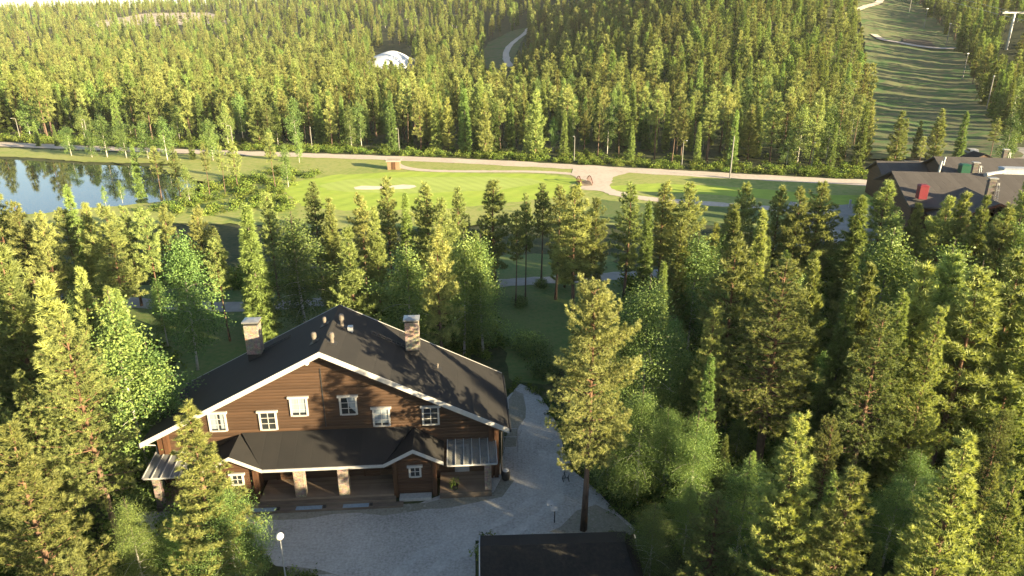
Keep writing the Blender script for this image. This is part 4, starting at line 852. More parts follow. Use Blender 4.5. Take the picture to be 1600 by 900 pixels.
for lod, kk in VAR.items():
    for kind, n in kk.items():
        PROTO[lod, kind] = []
        for i in range(n):
            H0, R0 = BASE[kind]; tb, P, T, k = make_tree(kind, H0, R0*(0.9+0.1*i), 100*len(PROTO)+i*7+3, lod)
            tm = tb.build('trunk', M[BARK[kind]], None, True); tmesh = tm.data; bpy.data.objects.remove(tm)
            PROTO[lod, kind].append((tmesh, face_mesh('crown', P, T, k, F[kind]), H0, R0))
PROTO['edge','pine'] += PROTO['edge','young']+PROTO['edge','bare']*2
def place_tree(kind, lod, x, y, H, wscale, label, group, seed, z=None, lean=0.0):
    rs = random.Random(seed); tmesh, cmesh, H0, R0 = PROTO.get((lod, kind), PROTO['mid', kind])[seed % len(PROTO.get((lod, kind), PROTO['mid', kind]))]
    nm = CATN[kind]; z = float(zt(x, y)) if z is None else z
    t = thing(nm, label, nm.replace('_', ' '), (x, y, z-0.02), rs.uniform(0, 6.28), group)
    s = H/H0; w = s*wscale*rs.uniform(0.94,1.06); t.scale = (w, w, s)
    if lean: t.rotation_euler = (rs.uniform(-lean,lean), rs.uniform(-lean,lean), t.rotation_euler[2])
    for n_, me in (('trunk', tmesh), ('crown', cmesh)):
        o = bpy.data.objects.new(n_, me); C.objects.link(o); o.parent = t
    return t
TREES = []                                            # (x, y, H, crown radius) of everything planted so far
def top_tree(kind, px, py, H, ws, label, group='trees around the chalet and the yard'):
    p = at(px, py, H); d_ = math.hypot(p[0], p[1]); lod = 'near' if d_ < 42 else 'mid'
    TREES.append((p[0], p[1], H, BASE[kind][1]*H/BASE[kind][0]*ws, px, py, label, kind))
    return place_tree(kind, lod, p[0], p[1], H, ws, label, group, len(TREES)*13+5, 0.0)
# the tall pine by the yard: its own, fuller mesh, needles coloured as if sunlit
LOD['hero'] = dict(st=0.68, lat=1.0, sz=0.82, n=1.5, limb=7)
tb, P, T, k = make_tree('pine', 14.9, 2.95, 4242, 'hero')
hero = thing('pine_tree', 'tall full sunlit pine standing alone at the right edge of the gravel yard', 'pine tree', (4.0, 31.3, -0.02), 0.4)
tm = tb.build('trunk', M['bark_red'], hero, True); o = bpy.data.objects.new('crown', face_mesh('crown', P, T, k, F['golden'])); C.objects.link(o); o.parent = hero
TREES.append((4.0, 31.3, 14.9, 2.4, 930, 440, 'tall lone pine', 'pine'))
HAND = [
 # left of the yard
 ('young',20,655,12.0,1.5,'huge bright bushy pine filling the bottom left corner'),
 ('pine',100,492,14.0,1.05,'tall pine with long bare reddish trunk left of the chalet'),
 ('young',72,436,13.0,1.15,'broad bright pine left of the rounded yellow green birch'),
 ('young',122,416,11.0,0.85,'slim young pine poking up behind the bright birch, left of the chalet'),
 ('birch',172,446,12.8,1.0,'rounded yellow green birch left of the chalet roof'),
 ('birch',228,530,9.0,1.3,'shaded birch with twin white stems close to the chalet left eave'),
 ('young',-8,384,13.5,1.35,'bushy sunlit pine cut by the left edge behind the foreground trees'),
 ('young',24,582,10.5,0.95,'medium lit pine behind the huge corner pine'),
 ('young',292,634,11.0,1.5,'young pine standing in front of the left end of the chalet'),
 ('birch',192,775,6.2,1.1,'small birch with thin white stem left of the yard'),
 ('birch',345,752,7.0,1.45,'leafy birch beside the young pine in front of the chalet'),
 ('birch',268,800,5.0,1.1,'low birch at the foot of the young pine by the chalet'),
 # middle belt, left part
 ('birch',270,356,12.2,1.05,'narrow bright weeping birch with a white trunk on the shaded lawn'),
 ('spruce',382,318,13.0,1.15,'tall lit spruce with a golden side behind the left chimney'),
 ('bare',220,328,11.6,0.95,'dark shaded pine left of the narrow weeping birch'),
 ('pine',160,324,12.0,1.15,'broad pine with glowing reddish trunk near the lake'),
 ('bare',95,326,10.0,1.0,'dark pine with a bare lower trunk near the left path'),
 ('pine',20,314,12.0,1.15,'lit pine at the left edge before the lake'),
 ('spruce',104,287,12.0,1.0,'thin spruce whose tip stands against the lake water'),
 ('pine',-10,302,12.5,1.1,'pine cut by the left edge, just before the lake'),
 ('bare',335,376,9.5,0.95,'small dark pine between the weeping birch and the golden spruce'),
 ('pine',255,318,11.0,0.95,'pine directly behind the weeping birch'),
 ('young',130,318,11.0,1.0,'lit conical pine right of the thin spruce'),
 ('pine',308,326,10.5,1.0,'lit pine left of the golden spruce, near the wet meadow'),
 ('pine',62,334,11.0,1.0,'lit pine between the left edge and the thin spruce'),
 ('pine',190,322,10.5,1.0,'pine with a mottled crown right of the reddish trunked pine'),
 # middle belt, centre
 ('young',545,356,12.0,1.1,'bright yellow pine rising directly behind the roof ridge'),
 ('young',512,308,12.0,0.9,'slim lit pine left of the bright pine behind the ridge'),
 ('birch',458,326,12.0,1.5,'broad dark green birch behind the left chimney'),
 ('pine',415,300,11.5,0.95,'dark pine left of the broad dark birch'),
 ('pine',490,286,12.0,1.0,'golden pine with a view of the green, left of the sand bunker'),
 ('pine',560,306,11.5,0.95,'lit pine below the left sand bunker'),
 ('young',582,324,11.0,0.85,'narrow lit pine right of the bright ridge pine'),
 ('pine',602,276,12.5,0.95,'tall narrow pine standing between the two sand bunkers'),
 ('spruce',633,300,11.0,1.0,'dark narrow spruce below the right sand bunker'),
 ('pine',663,290,12.5,1.15,'broad golden pine right of the dark spruce'),
 ('pine',690,312,11.5,1.0,'lit pine behind the weeping twin birches'),
 ('pine',684,352,13.0,0.95,'tall pine with sunlit golden top right of the right chimney'),
 ('birch',632,374,11.0,1.45,'rounded dark green birch behind the right chimney'),
 ('birch',720,358,11.4,1.2,'weeping birch with lit top, left one of a white stemmed pair'),
 ('birch',752,362,11.0,1.15,'weeping birch with lit top, right one of a white stemmed pair'),
 ('pine',716,292,12.0,0.95,'pine with orange upper trunk above the twin birches'),
 ('pine',775,284,12.5,1.3,'broad pine in front of the mown fairway'),
 ('bare',822,304,11.3,0.75,'slender pine with tall bare trunk beside the grey path'),
 ('bare',806,330,10.0,0.8,'slim dark pine left of the slender bare trunked pine'),
 ('bare',848,288,11.1,0.95,'dark pine with forked look right of the slender pine'),
 ('pine',872,292,12.0,1.0,'pine behind the big golden pines below the red bridge'),
 ('pine',902,293,13.0,1.35,'big golden pine with glowing orange trunk below the red bridge'),
 ('pine',932,312,11.5,1.0,'lit pine at the right side of the big golden pine'),
 # middle belt, right
 ('pine',985,285,12.5,1.2,'tall lit pine right of the gap with green grass'),
 ('spruce',1014,312,12.5,0.9,'narrow bright spruce lit down its right side in the middle of the belt'),
 ('pine',1042,288,12.0,1.05,'pine with dark lower crown in front of the narrow fairway'),
 ('pine',1080,288,12.5,1.05,'golden pine in front of the gravel path, right of the narrow spruce'),
 ('young',1066,342,12.0,1.1,'full lit pine below the golden path pine'),
 ('birch',1092,362,11.0,1.35,'rounded yellowish birch right of the bright spruce'),
 ('young',1152,318,12.0,0.95,'slender lit pine with pale needles left of the small lot'),
 ('pine',1168,288,11.5,1.15,'broad pine before the narrow fairway'),
 ('young',1193,326,12.0,0.9,'tall narrow yellow pine in the right half of the belt'),
 ('pine',1225,292,12.0,0.95,'pine left of the pale boulders'),
 ('pine',1252,297,12.0,1.0,'pine right of the pale boulders'),
 ('pine',1288,287,12.5,1.15,'big golden pine left of the parking lot'),
 ('spruce',1348,304,12.0,1.35,'dark green spruce standing before the parking lot'),
 ('pine',1391,285,13.0,1.2,'golden pine hiding the left corner of the lodge'),
 ('young',1436,316,11.5,0.95,'small pointed pine in front of the lodge wall'),
 ('pine',1483,310,12.0,1.05,'lit pine before the lodge, left of the gable'),
 ('young',1511,298,13.0,1.15,'full lit pine before the middle of the lodge roof'),
 ('young',1546,306,12.0,0.85,'narrow pine left of the lodge gable'),
 ('pine',1576,324,12.0,1.0,'pine in front of the lodge gable'),
 ('birch',1598,335,11.5,1.1,'bright birch at the right edge below the lodge'),
 ('birch',1395,352,12.5,1.3,'bright rounded birch below the lodge corner'),
 ('birch',1500,368,13.0,1.3,'tall pale birch below the lodge roof'),
 ('young',1275,392,12.0,0.95,'narrow pine in the shade left of the bright rounded birch'),
 ('young',1362,412,11.5,0.95,'shaded narrow pine between the rounded birch and the bright spruce'),
 ('birch',1435,402,10.5,1.2,'shaded birch right of the bright rounded birch'),
 # right wood
 ('pine',1148,378,14.0,1.25,'big old pine with glowing orange trunk and broken lower limbs'),
 ('pine',1232,402,14.5,1.6,'large mature pine with a broad grey green crown in the right wood'),
 ('spruce',1330,454,12.0,0.95,'narrow bright lime spruce in the dark right wood'),
 ('young',1452,408,14.2,1.1,'tall dark pine left of the tall upright pine in the right wood'),
 ('pine',1524,424,14.0,1.2,'tall pine right of the lit upright pine, in front of the lit birch'),
 ('pine',1592,404,14.5,1.2,'tall broad pine at the right edge below the bright edge birch'),
 ('spruce',1412,448,13.0,1.2,'tall dark spruce between the lime spruce and the upright pine'),
 ('pine',1385,470,13.0,1.15,'dark pine right of the lime spruce in the shaded wood'),
 ('birch',1022,424,12.5,1.5,'broad dark green birch right of the tall lone pine'),
 ('birch',968,480,10.0,1.3,'dark leafy birch just behind the tall lone pine'),
 ('young',1485,398,14.0,1.2,'tall upright lit pine in the right wood'),
 ('young',1472,478,12.5,1.0,'lit pine in front of the tall upright pine'),
 ('birch',1537,402,12.5,1.05,'lit birch right of the tall upright pine'),
 ('young',1566,442,12.5,1.1,'lit pine with wide spreading tips near the right edge'),
 ('young',1608,470,12.5,1.1,'pine cut by the right edge in the middle of the wood'),
 ('spruce',1112,552,10.5,1.0,'narrow bright spruce spire in front of the dark wood'),
 ('young',1247,640,12.8,1.15,'bright young pine with upright candles, left one of the front row'),
 ('young',1341,730,11.0,1.4,'bright young pine with upright candles, middle of the front row'),
 ('young',1515,686,13.0,1.45,'large young pine with upright tips and visible trunk at the lower right'),
 ('young',1598,728,11.0,1.1,'pine cut by the lower right edge'),
 ('young',1242,765,9.5,1.2,'bushy lit pine at the bottom edge below the candle pine'),
 ('birch',1172,708,7.5,1.3,'bright small birch left of the front row candle pine'),
 ('birch',1025,782,5.5,1.25,'round dark birch beside the shed right end'),
 ('pine',1125,768,8.0,1.3,'dark young pine between the shed and the bright birch'),
 ('birch',1095,640,7.5,1.3,'shaded birch left of the bright spruce spire'),
 ('birch',955,640,5.5,1.3,'low dark birch behind the lone pine trunk'),
 ('birch',1010,600,8.0,1.3,'dark birch at the edge of the right wood'),
 ('young',1440,790,8.0,1.0,'smaller pine in the shade between the two front row pines'),
]
for i, hnd in enumerate(HAND): top_tree(*hnd[:6])
# lone trees by the lake and the golf path (base spot in the photograph, height)
LAKESIDE = [
 ('spruce',221,308,9.0,0.9,'dark green spruce on the near lake shore'),
 ('pine',253,313,9.0,1.15,'pinkish lit pine standing at the lake corner'),
 ('pine',284,316,9.0,1.0,'golden leaning pine on the lake shore, left of the two slim ones'),
 ('birch',297,318,6.5,1.0,'small yellow birch beside the golden shore pine'),
 ('bare',328,306,9.0,0.8,'slim pine with bare trunk in the wet meadow, left of a pair'),
 ('bare',352,304,8.5,0.75,'slim pine with bare trunk in the wet meadow, right of a pair'),
 ('pine',372,297,8.5,0.85,'lit pine where the wet meadow meets the stream bank'),
 ('birch',192,318,4.0,1.0,'tiny birch at the near edge of the lake'),
 ('birch',166,322,3.6,0.7,'thin sapling in front of the lake water'),
 ('bare',431,296,10.0,0.8,'slim pine with bare trunk by the curved edge of the fairway'),
 ('birch',451,293,8.0,0.9,'birch beside the slim pine at the fairway edge'),
 ('birch',112,244,7.3,1.38,'small birch on the far lake bank, leftmost of the bank birches'),
 ('birch',144,246,6.7,1.25,'small birch on the far lake bank, second of the bank birches'),
 ('birch',168,246,10.1,1.50,'bright full birch on the far lake bank'),
 ('birch',198,247,9.0,1.25,'tall birch on the far lake bank right of the full one'),
 ('birch',232,249,9.0,1.62,'broad yellow birch on the far lake bank'),
 ('birch',262,251,10.1,1.38,'birch pair member leaning over the far lake bank'),
 ('spruce',302,250,7.0,1.0,'small spruce at the right end of the far lake bank'),
 ('birch',333,251,9.5,1.50,'round birch where the road passes the lake'),
 ('spruce',61,229,6.0,1.3,'small pointed spruce beside the road left of the lake birches'),
 ('spruce',90,229,5.5,1.0,'little narrow spruce beside the road above the lake'),
 ('birch',425,250,7.5,0.9,'thin birch in front of the road by the wet meadow'),
 ('birch',468,255,6.5,1.0,'small birch in front of the road left of the golf hut'),
]
LAKESIDE += [
 ('pine',1396,262,11.5,1.2,'large pine at the left foot of the ski slope, behind the lodge'),
 ('young',1428,250,8.5,0.9,'small pine at the foot of the ski slope, second from the left'),
 ('pine',1456,257,11.5,1.1,'pine behind the lodge roof at the middle foot of the ski slope'),
 ('spruce',1493,256,11.0,1.1,'dark spruce behind the lodge roof at the foot of the ski slope'),
 ('pine',1545,256,9.5,1.1,'golden pine behind the small dark hut at the foot of the ski slope'),
 ('birch',1575,250,7.0,1.1,'birch right of the ski slope foot behind the lodge'),
 ('young',1408,240,8.0,0.9,'young pine on the lower left of the ski slope')]
for kind, px, py, H, ws, lab in LAKESIDE:
    p = hit(px, py); TREES.append((p[0], p[1], H, 1.5, px, py-40, lab, kind)); place_tree(kind, 'edge', p[0], p[1], H, ws, lab, 'lone trees around the lake and the slope', len(TREES)*7)

# ------------------------------------------------------------------ the woods filling in between
CLEAR_PX = [[(205,700),(290,590),(385,490),(530,462),(660,480),(800,570),(880,640),(960,800),(1000,840),(1010,900),(400,910),(380,800),(250,790)],
            [(775,395),(862,395),(868,540),(785,565)], [(1305,300),(1340,300),(1330,430),(1300,420)], [(880,420),(1000,420),(1010,640),(960,740),(850,730),(860,560)]]
WOODS = [ [(-75,48),(-16,48),(-12,52),(6,54),(10,60),(46,60),(60,75),(62,92),(48,88),(20,74),(-20,74),(-60,78)],
          [(6.5,30),(12,18),(40,12),(75,40),(85,80),(62,88),(46,62),(8,56)],
          [(-60,48),(-22,48),(-21,38),(-15.5,30),(-14,18),(-60,14)] ]
BEHIND = [[(-2,4),(3,14),(6,19),(15,19),(18,15),(34,14),(60,20),(85,45),(120,20),(75,-25),(20,-12)]]
rng = random.Random(77)
LAND = []                                             # landmarks for naming: (x, y, words)
def short(lab): return lab
LMK = [(5,31.3,'the tall lone pine'),(chw(0,0)[0],chw(0,0)[1],'the chalet front'),(chw(5,5)[0],chw(5,5)[1],'the right chimney'),(chw(-5,5)[0],chw(-5,5)[1],'the left chimney'),(2.0,28.5,'the shed'),
       (-11.6,27.8,'the yard lamp post')]
for t_, key, words in ((TREES,'bright spruce spire','the bright spruce spire'),(TREES,'narrow bright lime','the lime spruce'),(TREES,'big old pine','the orange trunked old pine'),(TREES,'large mature','the large mature pine'),(TREES,'narrow bright weeping','the weeping birch'),
        (TREES,'tall lit spruce with a golden','the golden spruce'),(TREES,'left one of a white','the white stemmed twin birches'),(TREES,'slender pine with tall','the slender path pine'),(TREES,'big golden pine with glowing','the golden bridge pine'),
        (TREES,'dark green spruce standing before','the parking lot spruce'),(TREES,'tall upright lit pine','the tall upright pine'),(TREES,'huge bright bushy','the huge corner pine'),(TREES,'long bare reddish','the bare red trunk pine'),(TREES,'rounded yellow green birch','the yellow green birch'),
        (TREES,'bright yellow pine rising','the bright ridge pine'),(TREES,'thin spruce whose','the thin lake spruce'),(TREES,'narrow bright spruce lit','the half lit narrow spruce'),(TREES,'big golden pine left of the parking','the parking lot golden pine'),(TREES,'middle of the front row','the middle candle pine'),(TREES,'pinkish lit pine','the pinkish shore pine')):
    for q in t_:
        if key in q[6]: LMK.append((q[0], q[1], words)); break
USED = {}
def describe(kind, x, y, H, ws):
    nm = {'bare':'pine','pine':'pine','young':'conical pine','spruce':'spruce','birch':'birch'}[kind]
    sz = 'tall' if H > 11.6 else 'mid height' if H > 9 else 'short'
    ds = sorted(LMK, key=lambda l: (l[0]-x)**2+(l[1]-y)**2)
    def rel(l):
        dx, dy = x-l[0], y-l[1]; D = math.hypot(dx, dy); far = 'close ' if D < 5 else '' if D < 13 else 'well '
        if abs(dx) > 1.6*abs(dy): w = 'right of' if dx > 0 else 'left of'
        elif abs(dy) > 1.6*abs(dx): w = 'behind' if dy > 0 else 'in front of'
        else: w = ('behind and right of' if dx > 0 else 'behind and left of') if dy > 0 else ('in front and right of' if dx > 0 else 'in front and left of')
        return far+w+' '+l[2]
    for cand in (f'{sz} {nm} {rel(ds[0])}', f'{sz} {nm} {rel(ds[1])}', f'{sz} {nm} {rel(ds[0])}, {rel(ds[1])}', f'{sz} {nm} {rel(ds[0])}, {rel(ds[2])}', f'{sz} {nm} {rel(ds[1])}, {rel(ds[2])}'):
        if len(cand.split()) <= 16 and cand not in USED: USED[cand] = 1; return cand
    return f'{sz} {nm} {rel(ds[0])}'
PLANTED = list(TREES); nfill = 0
HOUSE_BOX = lambda x, y: (-23.5 < x < 1.6 and 31.5 < y < 43.5)
def try_fill(x, y, kind, H, ws, min_d, behind=False):
    global nfill
    rad = BASE[kind][1]*H/BASE[kind][0]*ws
    for q in PLANTED:
        if (q[0]-x)**2+(q[1]-y)**2 < min_d*min_d: return False
    if HOUSE_BOX(x, y) or in_poly(x, y, YARD) or (-3 < x < 8.0 and 19.5 < y < 30): return False
    if in_poly(x, y, LAKE) or in_poly(x, y, STREAM): return False
    if not behind:
        if y < 1: return False
        for fr in (0.25, 0.5, 0.75, 0.97):
            px, py, dp = project(x, y, H*fr); wpx = rad*FPX/dp*(0.75 if fr < 0.9 else 0.2)
            for pl in CLEAR_PX:
                for dx in (-wpx, 0, wpx):
                    if in_poly(px+dx, py, pl): return False
        px, py, dp = project(x, y, H)
        if py < (325 if px < 700 else 312) and px < 1380: return False
        if 1360 < px < 1600 and py < 322 and y < 95: return False
        wpx = rad*FPX/dp
        for q in TREES:                               # keep the tops of the placed trees in view
            if q[1] > y and abs(q[4]-px) < wpx*0.9+6 and py < q[5]+90 : return False
    PLANTED.append((x, y, H, rad)); nfill += 1
    lab = describe(kind, x, y, H, ws) if not behind else f'{ {"pine":"pine","young":"conical pine","spruce":"spruce","birch":"birch"}[kind] } in the wood on the sunny side, right of the yard'
    place_tree(kind, 'near' if math.hypot(x, y) < 40 and not behind else 'mid', x, y, H, ws, lab, 'trees of the wood around the chalet' if not behind else 'trees on the sunny side of the yard', nfill*17+3, 0.0)
    return True
def pick(r): return 'pine' if r < 0.30 else 'young' if r < 0.50 else 'spruce' if r < 0.74 else 'birch'
for wi, poly in enumerate(WOODS):
    bx = [min(p[0] for p in poly), max(p[0] for p in poly)]; by = [min(p[1] for p in poly), max(p[1] for p in poly)]
    for _ in range((1300, 2000, 800)[wi]):
        x, y = rng.uniform(*bx), rng.uniform(*by); r = rng.random(); H = rng.uniform(7.0, 12.2); ws = rng.uniform(0.85, 1.2)
        if not in_poly(x, y, poly): continue
        k = pick(r)
        if wi == 1: H = H*0.74 if y < 26 else H*1.08
        try_fill(x, y, k, H*(0.8 if k == 'birch' else 1), ws*(1.15 if k == 'birch' else 1), (3.1, 3.3, 3.3)[wi])
for _ in range(1500):
    x, y = rng.uniform(-9, 175), rng.uniform(-45, 55)
    if in_poly(x, y, BEHIND[0]): try_fill(x, y, 'spruce' if rng.random() < 0.55 else 'birch', min(10.0, 25.6-0.94*y-rng.uniform(0,1.0)) if 3 < x < 20 and y > 5 else rng.uniform(5.5, 8.5), rng.uniform(1.0, 1.35), 2.5 if 3 < x < 20 and y > 5 else 4.6, True)
for _ in range(900):
    x, y = rng.uniform(3, 22), rng.uniform(5, 18.5)
    if in_poly(x, y, BEHIND[0]): try_fill(x, y, 'birch' if rng.random() < 0.5 else 'spruce', min(7.5, 25.2-0.94*y), 1.5, 1.7, True)
for _ in range(1500):                                 # low understorey of the right wood
    x, y = rng.uniform(7.5, 34), rng.uniform(13, 46)
    if in_poly(x, y, WOODS[1]): try_fill(x, y, 'birch' if rng.random() < 0.6 else 'spruce', rng.uniform(3.2, 5.8), rng.uniform(1.2, 1.7), 2.1)
print('fill', nfill)

# ------------------------------------------------------------------ the forest beyond the road
CLEAR_FAR = [[(1366,215),(1364,110),(1360,60),(1345,14),(1335,-20),(1412,-20),(1440,18),(1470,50),(1498,90),(1512,120),(1528,165),(1548,215)],
             [(575,96),(580,80),(600,70),(630,72),(645,80),(648,92),(635,97)], TRAIL_CLEAR, [(1562,36),(1600,36),(1600,60),(1590,76),(1568,76)]]
def road_y(x): return float(np.interp(x, ROADP[:,0], ROADP[:,1]))
frs = np.random.default_rng(2024)
cand = []
def scatter_zone(n, y0, y1, t0, t1):
    t = frs.uniform(t0, t1, n); y = np.sqrt(frs.uniform(y0*y0, y1*y1, n)); return np.stack([t*y, y], 1)
pts = np.concatenate([scatter_zone(26000, 118, 520, -0.95, 0.95), scatter_zone(20000, 520, 1150, -0.95, 0.9)])
pts = pts[np.argsort(pts[:,1])]
RY0 = lambda x: float(np.interp(x, ROADP[:,0], ROADP[:,1]))
cell = {}; keep = []
for x, y in pts:
    sp = 3.7 if y-RY0(x) < 45 else 4.2 if y < 300 else 4.9 if y < 520 else 6.4
    g = (int(x//7), int(y//7)); ok = True
    for i in (-1,0,1):
        for j in (-1,0,1):
            for q in cell.get((g[0]+i, g[1]+j), ()):
                if (q[0]-x)**2+(q[1]-y)**2 < sp*sp: ok = False; break
            if not ok: break
        if not ok: break
    if not ok: continue
    cell.setdefault(g, []).append((x, y)); keep.append((x, y))
keep = np.array(keep); ry = np.interp(keep[:,0], ROADP[:,0], ROADP[:,1])
keep = keep[keep[:,1] > ry+7.5+frs.exponential(3, len(keep))]
KZ = zt(keep[:,0], keep[:,1]); far_list = []
SKI_W = [hit(*q)[:2] for q in SKI_L[:7]]+[hit(*q)[:2] for q in SKI_R[:7]][::-1]
ROCK_W = [hit(*q)[:2] for q in ((150,42),(190,29),(260,21),(330,21),(362,30),(330,37),(250,41))]
for (x, y), z in zip(keep, KZ):
    H = frs.triangular(7.5, 13.0, 17.0)*(0.85 if y > 700 else 1); r = frs.random()
    px, py, dp = project(x, y, z)
    if px < -60 or px > 1660: continue
    bad = in_poly(x, y, SKI_W) or (in_poly(x, y, ROCK_W) and frs.random() < 0.93) or (86 < x < 152 and 128 < y < 168 and frs.random() < 0.85) or (abs(x-HEAP[0]) < HEAP[2]*1.02 and abs(y-HEAP[1]) < HEAP[2]*0.8)
    if not bad:
        for fr in (0.0, 0.5, 0.9):
            a = project(x, y, z+H*fr)
            if any(in_poly(a[0], a[1], pl) for pl in CLEAR_FAR): bad = True; break
    if bad: continue
    left = px < 700
    kind = 'pine' if r < 0.5 else 'spruce' if r < 0.80 else 'birch'
    if kind == 'birch': H *= 0.85
    if kind == 'spruce' and frs.random() < 0.35: H *= 0.7
    far_list.append((y*y+x*x, x, y, z, kind, H, px, py))
far_list.sort()
near_count = {'pine':0,'spruce':0,'birch':0}
for o in C.objects:
    if o.get('category') in ('pine tree','spruce tree','birch tree'): near_count[o['category'].split()[0]] += 1
print('near', near_count)
EDGE_LMK = [(l.location.x, l.location.y, f'the {ordn[i]} road lamp') for i, l in enumerate(LAMPS)]
rows = {}; rest = []
for it in far_list:
    _, x, y, z, kind, H, px, py = it
    if near_count[kind] >= 300: rest.append(it); continue
    near_count[kind] += 1
    l = min(EDGE_LMK, key=lambda l: abs(l[0]/l[1]-x/y)); side = 'right of' if x/y > l[0]/l[1] else 'left of'; depth = y-road_y(x)
    dp_ = 'at the front of the forest' if depth < 16 else 'just inside the forest' if depth < 30 else 'deeper in the forest' if depth < 50 else 'far back on the hillside'
    sz = 'tall' if H > 11.3 else 'mid height' if H > 9 else 'short'
    rows.setdefault(f'{sz} {kind} {dp_}, {side} {l[2]}', []).append((x/y, it))
seed = 0
for lab, items in rows.items():
    items.sort()
    for i, (_, it) in enumerate(items):
        _, x, y, z, kind, H, px, py = it; seed += 1
        place_tree(kind, 'edge', x, y, H, float(frs.uniform(0.85,1.2)), lab, 'trees of the forest beyond the gravel road', seed*11+1, z)
print('individuals', near_count, 'rest', len(rest))

# the rest of the forest and the low scrub: instanced on points
def scatter(name, pts, proto, scl, rot, meshes, label, cat):
    me = bpy.data.meshes.new(name); me.vertices.add(len(pts)); me.vertices.foreach_set('co', np.asarray(pts, np.float32).ravel())
    for nm, ty, dat in (('proto','INT',np.asarray(proto,np.int32)),('scl','FLOAT',np.asarray(scl,np.float32)),('rot','FLOAT',np.asarray(rot,np.float32))):
        me.attributes.new(nm, ty, 'POINT').data.foreach_set('value', dat)
    col = bpy.data.collections.new(name+'_kinds')
    for i, m_ in enumerate(meshes): col.objects.link(bpy.data.objects.new(f'{name}_kind_{i:02d}', m_))
    o = bpy.data.objects.new(name, me); C.objects.link(o)
    ng = bpy.data.node_groups.new(name, 'GeometryNodeTree'); ng.interface.new_socket('Geometry', in_out='INPUT', socket_type='NodeSocketGeometry'); ng.interface.new_socket('Geometry', in_out='OUTPUT', socket_type='NodeSocketGeometry')
    N = ng.nodes; L = ng.links; gi = N.new('NodeGroupInput'); go = N.new('NodeGroupOutput'); iop = N.new('GeometryNodeInstanceOnPoints'); ci = N.new('GeometryNodeCollectionInfo')
    ci.inputs['Collection'].default_value = col; ci.inputs['Separate Children'].default_value = True; ci.inputs['Reset Children'].default_value = True
    def attr(nm, ty):
        a = N.new('GeometryNodeInputNamedAttribute'); a.data_type = ty; a.inputs['Name'].default_value = nm; return [s for s in a.outputs if s.enabled and s.name == 'Attribute'][0]
    L.new(gi.outputs[0], iop.inputs['Points']); L.new(ci.outputs[0], iop.inputs['Instance']); iop.inputs['Pick Instance'].default_value = True
    L.new(attr('proto','INT'), iop.inputs['Instance Index']); L.new(attr('scl','FLOAT'), iop.inputs['Scale'])
    cx = N.new('ShaderNodeCombineXYZ'); L.new(attr('rot','FLOAT'), cx.inputs[2]); L.new(cx.outputs[0], iop.inputs['Rotation']); L.new(iop.outputs[0], go.inputs[0])
    md = o.modifiers.new('scatter', 'NODES'); md.node_group = ng
    return tag(o, label, cat, kind='stuff')
kinds = []; meshes = []
for kind, H0, R0, n in (('pine',11,1.5,4),('young',11,1.35,4),('spruce',11,1.1,4),('birch',9.5,1.45,3)):
    for i in range(n):
        tb, P, T, k = make_tree(kind, H0, R0*(0.9+0.08*i), 900+i*3+len(kinds), 'far'); kind = 'pine' if kind == 'young' else kind
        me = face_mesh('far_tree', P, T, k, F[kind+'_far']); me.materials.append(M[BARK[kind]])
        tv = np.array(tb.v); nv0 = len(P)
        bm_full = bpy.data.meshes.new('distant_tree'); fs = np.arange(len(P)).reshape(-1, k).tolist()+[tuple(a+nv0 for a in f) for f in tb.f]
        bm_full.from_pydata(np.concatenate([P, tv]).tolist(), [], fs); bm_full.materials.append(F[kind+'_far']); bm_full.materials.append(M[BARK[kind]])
        bm_full.polygons.foreach_set('material_index', [0]*(len(P)//k)+[1]*len(tb.f))
        bm_full.attributes.new('tint','FLOAT','FACE').data.foreach_set('value', np.concatenate([T, np.zeros(len(tb.f))]).astype(np.float32)); bm_full.update()
        kinds.append((kind, H0)); meshes.append(bm_full)
idx = {k: [i for i, q in enumerate(kinds) if q[0] == k] for k in ('pine','spruce','birch')}
pr_ = [int(frs.choice(idx[it[4]])) for it in rest]
scatter('distant_forest', [(it[1], it[2], it[3]-0.1) for it in rest], pr_, [it[5]/kinds[p][1]*frs.uniform(0.95,1.05) for it, p in zip(rest, pr_)], frs.uniform(0, 6.28, len(rest)), meshes, 'mass of distant pines, spruces and birches covering the hills', 'forest')
# low scrub and undergrowth
sm = []
for i in range(4):
    rs = np.random.default_rng(60+i); c = rs.normal(0,1,(16,3))*np.array([0.4,0.4,0.18])+np.array([0,0,0.28]); c[:,2] = np.abs(c[:,2])
    P, T, k = leaves(c, 0.2, 12, 0.17, rs, rs.random(16)); sm.append(face_mesh('scrub', P, T, k, F['scrub']))
def in_woods(x, y):
    return any(in_poly(x, y, w) for w in WOODS)
sp_, ss_ = [], []
for _ in range(9000):
    x, y = frs.uniform(-75, 85), frs.uniform(13, 92)
    if in_woods(x, y) and not any(in_poly(x, y, l) for l in LAWNS) and not in_poly(x, y, YARD) and not HOUSE_BOX(x, y) and not (-3 < x < 8.5 and 20 < y < 30): sp_.append((x, y, 0.0)); ss_.append(frs.uniform(0.5, 1.7))
WET = pxs((270,316),(300,296),(350,281),(430,262),(500,272),(455,290),(440,310),(470,330),(330,336),(200,330))
for _ in range(1500):
    x, y = frs.uniform(-95, -20), frs.uniform(92, 150)
    if in_poly(x, y, WET) and not in_poly(x, y, LAKE) and not in_poly(x, y, STREAM): sp_.append((x, y, 0.0)); ss_.append(frs.uniform(0.4, 1.5))
for _ in range(1100):
    x = frs.uniform(-150, 75); y = road_y(x)+4.2+frs.exponential(6); sp_.append((x, y, float(zt(x, y)))); ss_.append(frs.uniform(0.4, 1.5))
for _ in range(500):
    a = YARD[frs.integers(len(YARD))]; b = YARD[(frs.integers(len(YARD)))]
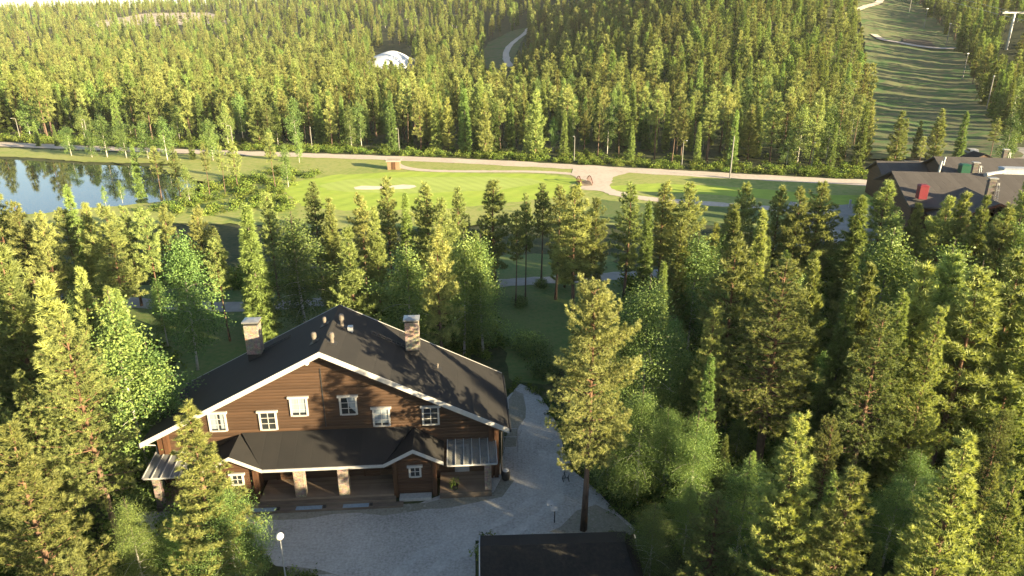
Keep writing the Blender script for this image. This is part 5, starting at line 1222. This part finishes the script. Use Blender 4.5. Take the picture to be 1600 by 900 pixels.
for i in range(len(YARD)):                            # weeds along the ragged edge of the gravel
    a, b = np.array(YARD[i-1]), np.array(YARD[i]); L_ = np.linalg.norm(b-a)
    for s in np.arange(0, L_, 0.35):
        p = a+(b-a)*s/L_+frs.normal(0, 0.35, 2)
        if not in_poly(p[0], p[1], YARD) and not HOUSE_BOX(p[0], p[1]): sp_.append((p[0], p[1], 0.0)); ss_.append(frs.uniform(0.2, 0.6))
scatter('undergrowth', sp_, frs.integers(0, 4, len(sp_)), ss_, frs.uniform(0, 6.28, len(sp_)), sm, 'low leafy scrub covering the forest floor', 'undergrowth')
# shrubs one can tell apart
SHR = [(836,556,1.35,'broad dark shrub on the lawn left of the tall lone pine'),(812,478,0.9,'low dark shrub at the foot of the slender path pine'),(822,545,1.4,'smaller dark shrub beside the broad one on the lawn'),(855,585,1.5,'dark shrub between the chalet yard and the lone pine'),(965,770,1.3,'low shrub right of the lone pine trunk'),(400,892,0.7,'small shrub at the foot of the yard lamp'),(845,448,0.8,'shrub beside the dark forked pine'),(240,790,1.2,'shrub below the left clear canopy'),(285,830,1.3,'dark shrub left of the yard entrance')]
big = []
for i in range(2):
    rs = np.random.default_rng(80+i); c = unit(rs.normal(0,1,(90,3)))*rs.random((90,1))**0.35*np.array([1.1,1.0,0.62])+np.array([0,0,0.62]); c[:,2] = np.abs(c[:,2])
    P, T, k = leaves(c, 0.12, 22, 0.16, rs, rs.random(90)); big.append(face_mesh('shrub_leaves', P, T, k, F['birch']))
for i, (px, py, s, lab) in enumerate(SHR):
    p = at(px, py); o = bpy.data.objects.new('shrub', big[i % 2]); C.objects.link(o); o.location = (p[0], p[1], -0.05); o.scale = (s, s, s*0.9); o.rotation_euler = (0,0,i*1.3); tag(o, lab, 'shrub', 'shrubs around the chalet')
for i, t in enumerate(POTS):
    rs = np.random.default_rng(5); P, T, k = leaves(rs.normal(0,0.12,(20,3))+np.array([0,0,0.5]), 0.08, 12, 0.1, rs, rs.random(20)); o = bpy.data.objects.new('plant', face_mesh('plant', P, T, k, F['scrub'])); C.objects.link(o); o.parent = t

# ------------------------------------------------------------------ evening haze
if HAZE:
    hm = bpy.data.materials.new('evening_haze'); hm.use_nodes = True; t = hm.node_tree; t.nodes.remove(t.nodes['Principled BSDF'])
    v = t.nodes.new('ShaderNodeVolumePrincipled'); v.inputs['Color'].default_value = (0.95,0.96,1.0,1); v.inputs['Density'].default_value = HAZE; v.inputs['Anisotropy'].default_value = 0.0
    t.links.new(v.outputs[0], [n for n in t.nodes if n.type == 'OUTPUT_MATERIAL'][0].inputs['Volume'])
    o = MB().box(-2500, 2500, -400, 2700, -4, 230).build('haze', hm); tag(o, 'thin pale evening haze over the valley', 'haze', kind='stuff'); o.display_type = 'WIRE'
